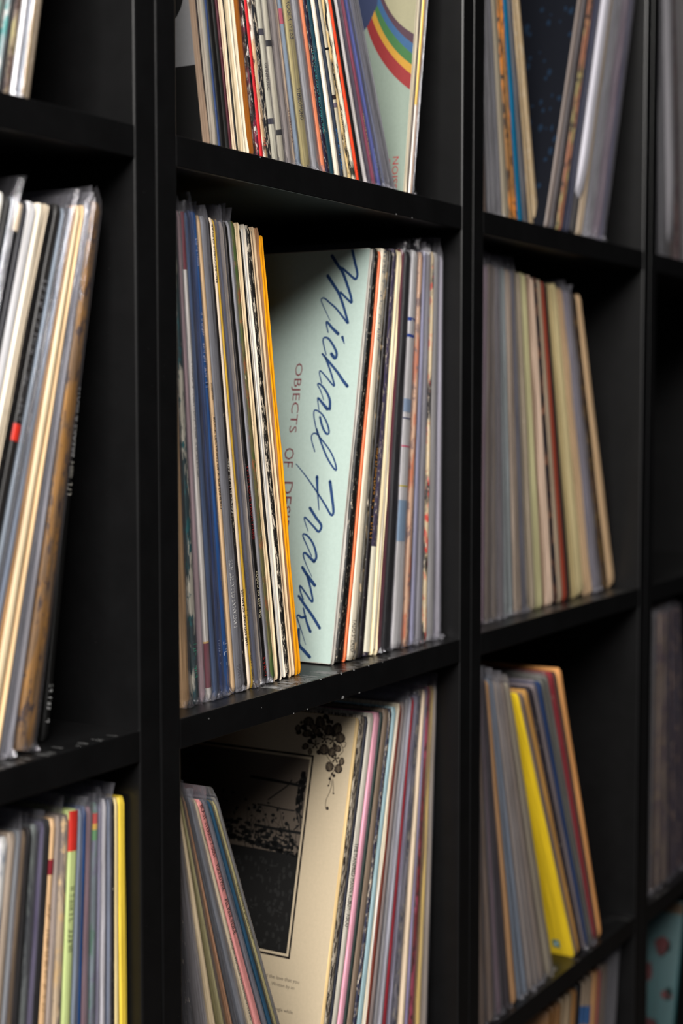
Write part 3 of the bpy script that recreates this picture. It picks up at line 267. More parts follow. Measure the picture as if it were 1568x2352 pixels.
{"cell":[2,0],"x":65.645,"a":0.30656,"t":0.548,"t1":0.523,"y":0.584,"h":31.56,"c":[0.201,0.201,0.2097],"k":"S","p":0.5,"lab":"grey plastic record spine, 25th from left in upper right cubby"},
{"cell":[2,0],"x":66.241,"a":0.30577,"t":0.548,"t1":0.523,"y":0.581,"h":31.54,"c":[0.2218,0.2218,0.2314],"k":"S","p":0.5,"lab":"grey plastic record spine, 26th from left in upper right cubby"},
{"cell":[2,0],"x":66.836,"a":0.30499,"t":0.548,"t1":0.523,"y":0.605,"h":31.47,"c":[0.1995,0.1995,0.2082],"k":"S","p":0.5,"lab":"grey plastic record spine, 27th from left in upper right cubby"},
{"cell":[2,0],"x":67.431,"a":0.30402,"t":0.548,"t1":0.523,"y":0.573,"h":31.43,"c":[0.1951,0.1951,0.2036],"k":"S","p":0.5,"lab":"grey plastic record spine, 28th from left in upper right cubby"},
{"cell":[2,0],"x":68.027,"a":0.30287,"t":0.625,"t1":0.609,"y":0.6,"h":31.43,"c":[0.2912,0.1923,0.2488],"k":"S","p":0.3,"lab":"mauve plastic record spine, 29th from left in upper right cubby"},
{"cell":[2,0],"x":68.705,"a":0.30195,"t":0.625,"t1":0.609,"y":0.64,"h":31.49,"c":[0.2912,0.1923,0.2488],"k":"S","p":0.3,"lab":"mauve plastic record spine, 30th from left in upper right cubby"},
{"cell":[2,0],"x":69.383,"a":0.30103,"t":0.625,"t1":0.61,"y":0.575,"h":31.4,"c":[0.2577,0.1702,0.2201],"k":"S","p":0.3,"lab":"mauve plastic record spine, 31st from left in upper right cubby"},
{"cell":[2,0],"x":70.062,"a":0.3001,"t":0.643,"t1":0.638,"y":0.567,"h":31.44,"c":[0.1458,0.1319,0.2665],"k":"S","p":0.35,"lab":"violet-edged plastic record spine by open gap, 32nd from left in upper right cubby"},
{"cell":[2,0],"x":70.76,"a":0.29947,"t":0.643,"t1":0.638,"y":0.606,"h":31.59,"c":[0.1438,0.1301,0.2629],"k":"S","p":0.35,"lab":"violet-edged plastic record spine by open gap, 33rd from left in upper right cubby"}]},
{"cell":[2,1],"side":"L","z":0.0,"recs":[
{"cell":[2,1],"x":45.975,"a":0.02786,"t":0.831,"t1":0.554,"y":2.093,"h":31.48,"c":[0.2053,0.1268,0.1633],"k":"S","p":0.25,"lab":"dark mauve record spine, first from left in middle right cubby"},
{"cell":[2,1],"x":46.972,"a":0.01443,"t":0.831,"t1":0.554,"y":2.09,"h":31.46,"c":[0.1982,0.1224,0.1576],"k":"S","p":0.25,"lab":"dark mauve record spine, second from left in middle right cubby"},
{"cell":[2,1],"x":47.969,"a":0.00099,"t":1.365,"t1":0.91,"y":2.106,"h":31.61,"c":[0.3057,0.2432,0.1974],"k":"S","p":0.3,"lab":"taupe record spine in plastic, third from left in middle right cubby"},
{"cell":[2,1],"x":49.597,"a":-0.02075,"t":1.051,"t1":0.701,"y":2.148,"h":31.53,"c":[0.2947,0.2336,0.1806],"k":"S","p":0.35,"lab":"brown-grey record spine in plastic, 4th from left in middle right cubby"},
{"cell":[2,1],"x":50.845,"a":-0.03729,"t":1.2,"t1":0.8,"y":2.149,"h":31.45,"c":[0.3401,0.2947,0.3057],"k":"S","p":0.4,"lab":"pale grey record spine in plastic, 5th from left in middle right cubby"},
{"cell":[2,1],"x":52.263,"a":-0.05594,"t":0.969,"t1":0.646,"y":2.187,"h":31.49,"c":[0.2334,0.2725,0.2725],"k":"S","p":0.3,"lab":"grey-green record spine in plastic, 6th from left in middle right cubby"},
{"cell":[2,1],"x":53.402,"a":-0.07076,"t":0.968,"t1":0.645,"y":2.223,"h":31.59,"c":[0.2609,0.3046,0.3046],"k":"S","p":0.3,"lab":"grey-green record spine in plastic, 7th from left in middle right cubby"},
{"cell":[2,1],"x":54.512,"a":-0.08463,"t":0.837,"t1":0.558,"y":2.182,"h":31.55,"c":[0.3837,0.3033,0.2337],"k":"S","w":0.4,"p":0.1,"lab":"beige record spine with faint marks, 8th from left in middle right cubby"},
{"cell":[2,1],"x":55.36,"a":-0.09305,"t":0.836,"t1":0.557,"y":2.217,"h":31.52,"c":[0.4418,0.3492,0.2691],"k":"S","w":0.4,"p":0.1,"lab":"beige record spine with faint marks, 9th from left in middle right cubby"},
{"cell":[2,1],"x":56.208,"a":-0.10149,"t":1.129,"t1":0.753,"y":2.234,"h":31.6,"c":[0.2336,0.2336,0.2947],"k":"S","p":0.35,"lab":"blue-grey record spine in plastic, 10th from left in middle right cubby"},
{"cell":[2,1],"x":57.352,"a":-0.11276,"t":1.004,"t1":0.669,"y":2.295,"h":31.61,"c":[0.3335,0.2768,0.2077],"k":"S","w":0.6,"lab":"tan speckled record spine, 11th from left in middle right cubby"},
{"cell":[2,1],"x":58.372,"a":-0.12278,"t":1.002,"t1":0.668,"y":2.235,"h":31.42,"c":[0.3042,0.2525,0.1894],"k":"S","w":0.6,"lab":"tan speckled record spine, 12th from left in middle right cubby"},
{"cell":[2,1],"x":59.392,"a":-0.13283,"t":0.872,"t1":0.582,"y":2.305,"h":31.61,"c":[0.5165,0.4868,0.2744],"k":"S","w":0.2,"lab":"pale olive record spine, 13th from left in middle right cubby"},
{"cell":[2,1],"x":60.283,"a":-0.14159,"t":0.871,"t1":0.58,"y":2.302,"h":31.56,"c":[0.5329,0.5023,0.2831],"k":"S","w":0.2,"lab":"pale olive record spine, 14th from left in middle right cubby"},
{"cell":[2,1],"x":61.175,"a":-0.15034,"t":0.784,"t1":0.523,"y":2.318,"h":31.39,"c":[0.2631,0.1806,0.1286],"k":"O","lab":"brown open-edged record jacket, 15th from left in middle right cubby"},
{"cell":[2,1],"x":61.98,"a":-0.15821,"t":0.899,"t1":0.599,"y":2.317,"h":31.6,"c":[0.7276,0.5379,0.4205],"k":"S","w":0.15,"lab":"pinkish cream record spine, 16th from left in middle right cubby"},
{"cell":[2,1],"x":62.904,"a":-0.1672,"t":0.897,"t1":0.598,"y":2.322,"h":31.41,"c":[0.7124,0.5266,0.4117],"k":"S","w":0.15,"lab":"pinkish cream record spine, 17th from left in middle right cubby"},
{"cell":[2,1],"x":63.828,"a":-0.17619,"t":1.348,"t1":0.898,"y":2.373,"h":31.55,"c":[0.0219,0.0174,0.0244],"k":"S","m":[[0.0175,0.0139,0.0195],[0.3014,0.138,0.0827]],"w":0.5,"lab":"black record spine with orange and white flecks, 18th from left in middle right cubby"},
{"cell":[2,1],"x":65.216,"a":-0.18953,"t":1.068,"t1":0.712,"y":2.351,"h":31.51,"c":[0.3521,0.2734,0.1974],"k":"S","w":0.3,"lab":"beige record spine, 19th from left in middle right cubby"},
{"cell":[2,1],"x":66.322,"a":-0.20013,"t":1.072,"t1":0.715,"y":2.401,"h":31.43,"c":[0.3643,0.0538,0.027],"k":"S","w":0.1,"lab":"rust red record spine, 20th from left in middle right cubby"},
{"cell":[2,1],"x":67.436,"a":-0.21081,"t":0.981,"t1":0.654,"y":2.394,"h":31.45,"c":[0.027,0.0174,0.0154],"k":"S","w":0.4,"lab":"dark brown-black record spine, 21st from left in middle right cubby"},
{"cell":[2,1],"x":68.46,"a":-0.22055,"t":0.756,"t1":0.504,"y":2.494,"h":31.53,"c":[0.4129,0.3264,0.1636],"k":"S","w":0.3,"lab":"olive tan record spine, 22nd from left in middle right cubby"},
{"cell":[2,1],"x":69.253,"a":-0.22813,"t":0.754,"t1":0.503,"y":2.455,"h":31.44,"c":[0.441,0.3486,0.1748],"k":"S","w":0.3,"lab":"olive tan record spine, 23rd from left in middle right cubby"},
{"cell":[2,1],"x":70.047,"a":-0.23567,"t":2.301,"t1":1.534,"y":2.518,"h":31.55,"c":[0.7894,0.6608,0.3643],"k":"S","w":0.05,"lab":"pale cream record spine with curled foot, 24th from left in middle right cubby"},
{"cell":[2,1],"x":72.459,"a":-0.25806,"t":0.729,"t1":0.486,"y":2.467,"h":31.5,"c":[0.4157,0.2856,0.175],"k":"O","lab":"tan open-edged record jacket, 25th from left in middle right cubby"},
{"cell":[2,1],"x":73.235,"a":-0.26536,"t":0.727,"t1":0.484,"y":2.498,"h":31.44,"c":[0.4409,0.3029,0.1856],"k":"O","lab":"tan open-edged record jacket, 26th from left in middle right cubby"},
{"cell":[2,1],"x":74.012,"a":-0.27262,"t":0.815,"t1":0.543,"y":2.563,"h":31.43,"c":[0.2807,0.2497,0.3139],"k":"S","p":0.45,"lab":"lavender-grey plastic record spine, 27th from left in middle right cubby"},
{"cell":[2,1],"x":74.884,"a":-0.28071,"t":0.812,"t1":0.541,"y":2.516,"h":31.48,"c":[0.253,0.2251,0.2829],"k":"S","p":0.45,"lab":"lavender-grey plastic record spine, 28th from left in middle right cubby"},
{"cell":[2,1],"x":75.756,"a":-0.28876,"t":0.809,"t1":0.539,"y":2.504,"h":31.57,"c":[0.2814,0.2503,0.3146],"k":"S","p":0.45,"lab":"lavender-grey plastic record spine, 29th from left in middle right cubby"},
{"cell":[2,1],"x":76.628,"a":-0.29676,"t":1.147,"t1":0.765,"y":2.553,"h":31.43,"c":[0.0741,0.0441,0.028],"k":"S","m":[[0.0175,0.0123,0.0094],[0.138,0.0827,0.0286]],"w":0.5,"lab":"dark brown mottled record spine, 30th from left in middle right cubby"},
{"cell":[2,1],"x":77.865,"a":-0.30798,"t":1.142,"t1":0.761,"y":2.537,"h":31.58,"c":[0.0768,0.0457,0.029],"k":"S","m":[[0.0175,0.0123,0.0094],[0.138,0.0827,0.0286]],"w":0.5,"lab":"dark brown mottled record spine, 31st from left in middle right cubby"},
{"cell":[2,1],"x":79.103,"a":-0.31914,"t":1.895,"t1":1.263,"y":2.554,"h":31.56,"c":[0.7513,0.5147,0.3057],"k":"S","w":0.1,"lab":"record with tan cardboard edge leaning by open gap, 32nd from left in middle right cubby"}]},
{"cell":[2,2],"side":"L","z":-35.40357548424372,"recs":[
{"cell":[2,2],"x":45.058,"a":-0.07554,"t":0.844,"t1":0.563,"y":0.786,"h":31.5,"c":[0.1993,0.1377,0.1],"k":"S","p":0.2,"lab":"brown-taupe record spine, first from left in lower right cubby"},
{"cell":[2,2],"x":46.754,"a":-0.11089,"t":0.841,"t1":0.561,"y":0.728,"h":31.48,"c":[0.1958,0.1353,0.0982],"k":"S","p":0.2,"lab":"brown-taupe record spine, second from left in lower right cubby"},
{"cell":[2,2],"x":48.449,"a":-0.14594,"t":0.921,"t1":0.614,"y":0.786,"h":31.42,"c":[0.1806,0.1156,0.1496],"k":"S","p":0.25,"lab":"mauve record spine in plastic, third from left in lower right cubby"},
{"cell":[2,2],"x":50.16,"a":-0.1794,"t":0.771,"t1":0.514,"y":0.727,"h":31.61,"c":[0.0425,0.0327,0.0391],"k":"S","p":0.1,"lab":"black record spine with plum edge, 4th from left in lower right cubby"},
{"cell":[2,2],"x":51.528,"a":-0.20502,"t":0.786,"t1":0.524,"y":0.714,"h":31.39,"c":[0.3169,0.1806,0.0919],"k":"S","w":0.2,"lab":"orange-brown record spine, 5th from left in lower right cubby"},
{"cell":[2,2],"x":52.866,"a":-0.22908,"t":0.811,"t1":0.54,"y":0.782,"h":31.59,"c":[0.1775,0.2391,0.3228],"k":"S","p":0.35,"lab":"blue-grey plastic record spine, 6th from left in lower right cubby"},
{"cell":[2,2],"x":54.165,"a":-0.25114,"t":0.806,"t1":0.537,"y":0.79,"h":31.6,"c":[0.1873,0.2523,0.3406],"k":"S","p":0.35,"lab":"blue-grey plastic record spine, 7th from left in lower right cubby"},
{"cell":[2,2],"x":55.464,"a":-0.27295,"t":0.75,"t1":0.5,"y":0.725,"h":31.6,"c":[0.3194,0.266,0.2272],"k":"S","p":0.35,"lab":"taupe record spine in plastic, 8th from left in lower right cubby"},
{"cell":[2,2],"x":56.583,"a":-0.29029,"t":0.746,"t1":0.497,"y":0.713,"h":31.54,"c":[0.3414,0.2842,0.2428],"k":"S","p":0.35,"lab":"taupe record spine in plastic, 9th from left in lower right cubby"},
{"cell":[2,2],"x":57.702,"a":-0.30746,"t":1.353,"t1":0.902,"y":0.74,"h":31.46,"c":[0.4155,0.3284,0.2631],"k":"S","p":0.3,"lab":"beige record spine in plastic, 10th from left in lower right cubby"},
{"cell":[2,2],"x":59.604,"a":-0.33455,"t":1.296,"t1":0.864,"y":0.71,"h":31.45,"c":[0.4289,0.3643,0.2531],"k":"S","p":0.3,"lab":"olive-grey record spine in plastic, 11th from left in lower right cubby"}]},
{"cell":[2,2],"side":"R","z":-35.40357548424372,"recs":[
{"cell":[2,2],"x":65.957,"a":-0.46305,"t":0.272,"t1":0.403,"y":0.786,"h":31.9,"c":[0.8714,0.6105,0.0212],"k":"S","id":"yellow","lab":"plain yellow record jacket leaning, its cover facing left, lower right cubby"},
{"cell":[2,2],"x":66.272,"a":-0.4592,"t":0.588,"t1":0.867,"y":0.727,"h":31.47,"c":[0.1806,0.1354,0.1094],"k":"S","w":0.3,"lab":"dark brown-grey record spine, 13th from left in lower right cubby"},
{"cell":[2,2],"x":66.952,"a":-0.45096,"t":0.671,"t1":0.981,"y":0.776,"h":31.48,"c":[0.5147,0.2734,0.0813],"k":"S","w":0.3,"lab":"tan-orange record spine, 14th from left in lower right cubby"},
{"cell":[2,2],"x":67.725,"a":-0.44173,"t":0.662,"t1":0.961,"y":0.748,"h":31.47,"c":[0.027,0.0219,0.0298],"k":"S","w":0.6,"lab":"black speckled record spine, 15th from left in lower right cubby"},
{"cell":[2,2],"x":68.484,"a":-0.43281,"t":0.615,"t1":0.886,"y":0.725,"h":31.47,"c":[0.3643,0.2947,0.3057],"k":"S","p":0.25,"lab":"mauve-grey record spine, 16th from left in lower right cubby"},
{"cell":[2,2],"x":69.187,"a":-0.42469,"t":0.667,"t1":0.954,"y":0.712,"h":31.48,"c":[0.0219,0.0461,0.1354],"k":"S","lab":"dark navy record spine, 17th from left in lower right cubby"},
{"cell":[2,2],"x":69.945,"a":-0.41606,"t":0.576,"t1":0.815,"y":0.771,"h":31.39,"c":[0.3094,0.3094,0.2554],"k":"S","p":0.2,"lab":"grey-green record spine, 18th from left in lower right cubby"},
{"cell":[2,2],"x":70.598,"a":-0.40884,"t":0.578,"t1":0.818,"y":0.715,"h":31.6,"c":[0.2728,0.2728,0.2251],"k":"S","p":0.2,"lab":"grey-green record spine, 19th from left in lower right cubby"},
{"cell":[2,2],"x":71.25,"a":-0.40157,"t":0.887,"t1":1.242,"y":0.77,"h":31.6,"c":[0.2947,0.0358,0.0499],"k":"S","w":0.5,"lab":"dark red record spine with pale flecks, 20th from left in lower right cubby"},
{"cell":[2,2],"x":72.249,"a":-0.3908,"t":0.393,"t1":0.546,"y":0.732,"h":31.61,"c":[0.0763,0.0499,0.0391],"k":"S","lab":"dark brown record spine, 21st from left in lower right cubby"},
{"cell":[2,2],"x":72.69,"a":-0.38613,"t":0.811,"t1":1.119,"y":0.731,"h":31.55,"c":[0.88,0.4181,0.1484],"k":"S","lab":"record with orange-tan cardboard edge by open gap, 22nd from left in lower right cubby"}]},
{"cell":[2,3],"side":"L","z":-70.80715096848743,"recs":[
{"cell":[2,3],"x":56.79,"a":0.1553,"t":1.084,"t1":1.084,"y":1.582,"h":31.38,"c":[0.201,0.0966,0.0335],"k":"S","w":0.3,"lab":"brown record spine, 16th from right in lowest right cubby"},
{"cell":[2,3],"x":57.928,"a":0.15432,"t":1.084,"t1":1.084,"y":1.633,"h":31.53,"c":[0.2156,0.1036,0.0359],"k":"S","w":0.3,"lab":"brown record spine, 15th from right in lowest right cubby"},
{"cell":[2,3],"x":59.066,"a":0.15334,"t":1.084,"t1":1.084,"y":1.562,"h":31.44,"c":[0.2218,0.1066,0.0369],"k":"S","w":0.3,"lab":"brown record spine, 14th from right in lowest right cubby"},
{"cell":[2,3],"x":60.205,"a":0.15233,"t":1.406,"t1":1.406,"y":1.637,"h":31.61,"c":[0.304,0.2241,0.1435],"k":"S","w":0.3,"lab":"tan record spine, 13th from right in lowest right cubby"},
{"cell":[2,3],"x":61.681,"a":0.15099,"t":1.406,"t1":1.406,"y":1.58,"h":31.48,"c":[0.2997,0.2209,0.1414],"k":"S","w":0.3,"lab":"tan record spine, 12th from right in lowest right cubby"},
{"cell":[2,3],"x":63.157,"a":0.14965,"t":1.285,"t1":1.285,"y":1.634,"h":31.42,"c":[0.3874,0.1901,0.0643],"k":"S","w":0.2,"lab":"orange-brown record spine, 11th from right in lowest right cubby"},
{"cell":[2,3],"x":64.507,"a":0.14842,"t":1.293,"t1":1.293,"y":1.619,"h":31.58,"c":[0.0114,0.0114,0.0148],"k":"S","lab":"black record spine, 10th from right in lowest right cubby"},
{"cell":[2,3],"x":65.865,"a":0.14719,"t":1.421,"t1":1.421,"y":1.609,"h":31.46,"c":[0.3072,0.2348,0.1734],"k":"S","bd":[[27.13,28.97,[0.0276,0.0796,0.2027]]],"lab":"beige record spine with blue stripe, 9th from right in lowest right cubby"},
{"cell":[2,3],"x":67.357,"a":0.14582,"t":1.421,"t1":1.421,"y":1.589,"h":31.57,"c":[0.2859,0.2185,0.1613],"k":"S","bd":[[26.63,28.49,[0.0276,0.0796,0.2027]]],"lab":"beige record spine with blue stripe, 8th from right in lowest right cubby"},
{"cell":[2,3],"x":68.85,"a":0.14442,"t":1.549,"t1":1.549,"y":1.576,"h":31.56,"c":[0.4956,0.2633,0.1174],"k":"S","lab":"peach-brown record spine, 7th from right in lowest right cubby"},
{"cell":[2,3],"x":70.476,"a":0.14292,"t":0.703,"t1":0.703,"y":1.565,"h":31.39,"c":[0.1901,0.0409,0.0409],"k":"S","lab":"thin dark red record spine, 6th from right in lowest right cubby"},
{"cell":[2,3],"x":71.214,"a":0.14237,"t":1.051,"t1":1.051,"y":1.586,"h":31.62,"c":[0.2969,0.2268,0.1675],"k":"S","p":0.2,"lab":"taupe record spine, 5th from right in lowest right cubby"},
{"cell":[2,3],"x":72.317,"a":0.14144,"t":1.051,"t1":1.051,"y":1.639,"h":31.44,"c":[0.3125,0.2388,0.1763],"k":"S","p":0.2,"lab":"taupe record spine, 4th from right in lowest right cubby"},
{"cell":[2,3],"x":73.42,"a":0.14051,"t":1.073,"t1":1.073,"y":1.568,"h":31.5,"c":[0.1345,0.1345,0.148],"k":"S","p":0.4,"lab":"dark grey plastic record spine near divider, third from right in lowest right cubby"},
{"cell":[2,3],"x":74.547,"a":0.13953,"t":1.073,"t1":1.073,"y":1.596,"h":31.44,"c":[0.1489,0.1489,0.1639],"k":"S","p":0.4,"lab":"dark grey plastic record spine near divider, second from right in lowest right cubby"},
{"cell":[2,3],"x":75.674,"a":0.13855,"t":1.073,"t1":1.073,"y":1.61,"h":31.54,"c":[0.1421,0.1421,0.1565],"k":"S","p":0.4,"lab":"dark grey plastic record spine near divider, first from right in lowest right cubby"}]},
{"cell":[3,2],"side":"L","z":-35.40357548424372,"recs":[
{"cell":[3,2],"x":87.231,"a":0.04217,"t":2.176,"t1":1.451,"y":1.228,"h":31.54,"c":[0.128,0.1342,0.1406],"k":"S","p":0.45,"lab":"smoky grey plastic record spine beside divider, first from left in far right lower cubby"},
{"cell":[3,2],"x":89.565,"a":0.01589,"t":1.893,"t1":1.262,"y":1.227,"h":31.45,"c":[0.2426,0.1788,0.1382],"k":"S","m":[[0.1125,0.0674,0.0882],[0.2885,0.2066,0.1402]],"p":0.2,"lab":"tan-mauve record spine in plastic, second from left in far right lower cubby"},
{"cell":[3,2],"x":91.593,"a":-0.00696,"t":1.893,"t1":1.262,"y":1.19,"h":31.56,"c":[0.261,0.1924,0.1487],"k":"S","m":[[0.1125,0.0674,0.0882],[0.2885,0.2066,0.1402]],"p":0.2,"lab":"tan-mauve record spine in plastic, third from left in far right lower cubby"},
{"cell":[3,2],"x":93.621,"a":-0.02981,"t":1.893,"t1":1.262,"y":1.18,"h":31.44,"c":[0.2458,0.1812,0.1401],"k":"S","m":[[0.1125,0.0674,0.0882],[0.2885,0.2066,0.1402]],"p":0.2,"lab":"tan-mauve record spine in plastic, 4th from left in far right lower cubby"},
{"cell":[3,2],"x":95.649,"a":-0.05263,"t":1.767,"t1":1.178,"y":1.231,"h":31.52,"c":[0.0587,0.0384,0.0587],"k":"S","m":[[0.0351,0.0233,0.0497],[0.2066,0.1402,0.1125]],"p":0.15,"lab":"plum-brown record spine in plastic, 5th from left in far right lower cubby"},
{"cell":[3,2],"x":97.544,"a":-0.0739,"t":1.764,"t1":1.176,"y":1.192,"h":31.62,"c":[0.0604,0.0395,0.0604],"k":"S","m":[[0.0351,0.0233,0.0497],[0.2066,0.1402,0.1125]],"p":0.15,"lab":"plum-brown record spine in plastic, 6th from left in far right lower cubby"},
{"cell":[3,2],"x":99.439,"a":-0.0951,"t":1.761,"t1":1.174,"y":1.179,"h":31.57,"c":[0.0622,0.0407,0.0622],"k":"S","m":[[0.0351,0.0233,0.0497],[0.2066,0.1402,0.1125]],"p":0.15,"lab":"plum-brown record spine in plastic, 7th from left in far right lower cubby"},
{"cell":[3,2],"x":101.334,"a":-0.11622,"t":1.757,"t1":1.172,"y":1.239,"h":31.4,"c":[0.0637,0.0416,0.0637],"k":"S","m":[[0.0351,0.0233,0.0497],[0.2066,0.1402,0.1125]],"p":0.15,"lab":"plum-brown record spine in plastic, 8th from left in far right lower cubby"}]},
{"cell":[3,0],"side":"L","z":35.40357548424372,"recs":[
{"cell":[3,0],"x":89.814,"a":-0.07956,"t":1.557,"t1":1.369,"y":1.626,"h":31.58,"c":[0.14,0.14,0.1466],"k":"S","p":0.4,"lab":"grey plastic record spine beside divider, first from left in far right upper cubby"},
{"cell":[3,0],"x":91.433,"a":-0.08573,"t":1.556,"t1":1.368,"y":1.563,"h":31.45,"c":[0.1499,0.1499,0.1569],"k":"S","p":0.4,"lab":"grey plastic record spine beside divider, second from left in far right upper cubby"},
{"cell":[3,0],"x":93.051,"a":-0.09189,"t":1.924,"t1":1.691,"y":1.575,"h":31.61,"c":[0.5021,0.4897,0.5532],"k":"S","id":"slip2","lab":"record jacket with pale paper sleeve sagging out, far right upper cubby"},
{"cell":[3,0],"x":95.053,"a":-0.0995,"t":1.596,"t1":1.403,"y":1.634,"h":31.47,"c":[0.1776,0.0853,0.0759],"k":"S","m":[[0.0674,0.0143,0.0176],[0.2066,0.1715,0.1402]],"p":0.25,"lab":"red-brown record spine in plastic, 4th from left in far right upper cubby"},
{"cell":[3,0],"x":96.715,"a":-0.10581,"t":1.595,"t1":1.402,"y":1.596,"h":31.44,"c":[0.1855,0.0891,0.0793],"k":"S","m":[[0.0674,0.0143,0.0176],[0.2066,0.1715,0.1402]],"p":0.25,"lab":"red-brown record spine in plastic, 5th from left in far right upper cubby"},
{"cell":[3,0],"x":98.377,"a":-0.11212,"t":1.269,"t1":1.115,"y":1.636,"h":31.41,"c":[0.2239,0.207,0.1988],"k":"S","p":0.3,"lab":"grey-brown record spine in plastic, 6th from left in far right upper cubby"},
{"cell":[3,0],"x":99.7,"a":-0.11713,"t":1.268,"t1":1.115,"y":1.61,"h":31.43,"c":[0.2177,0.2012,0.1933],"k":"S","p":0.3,"lab":"grey-brown record spine in plastic, 7th from left in far right upper cubby"},
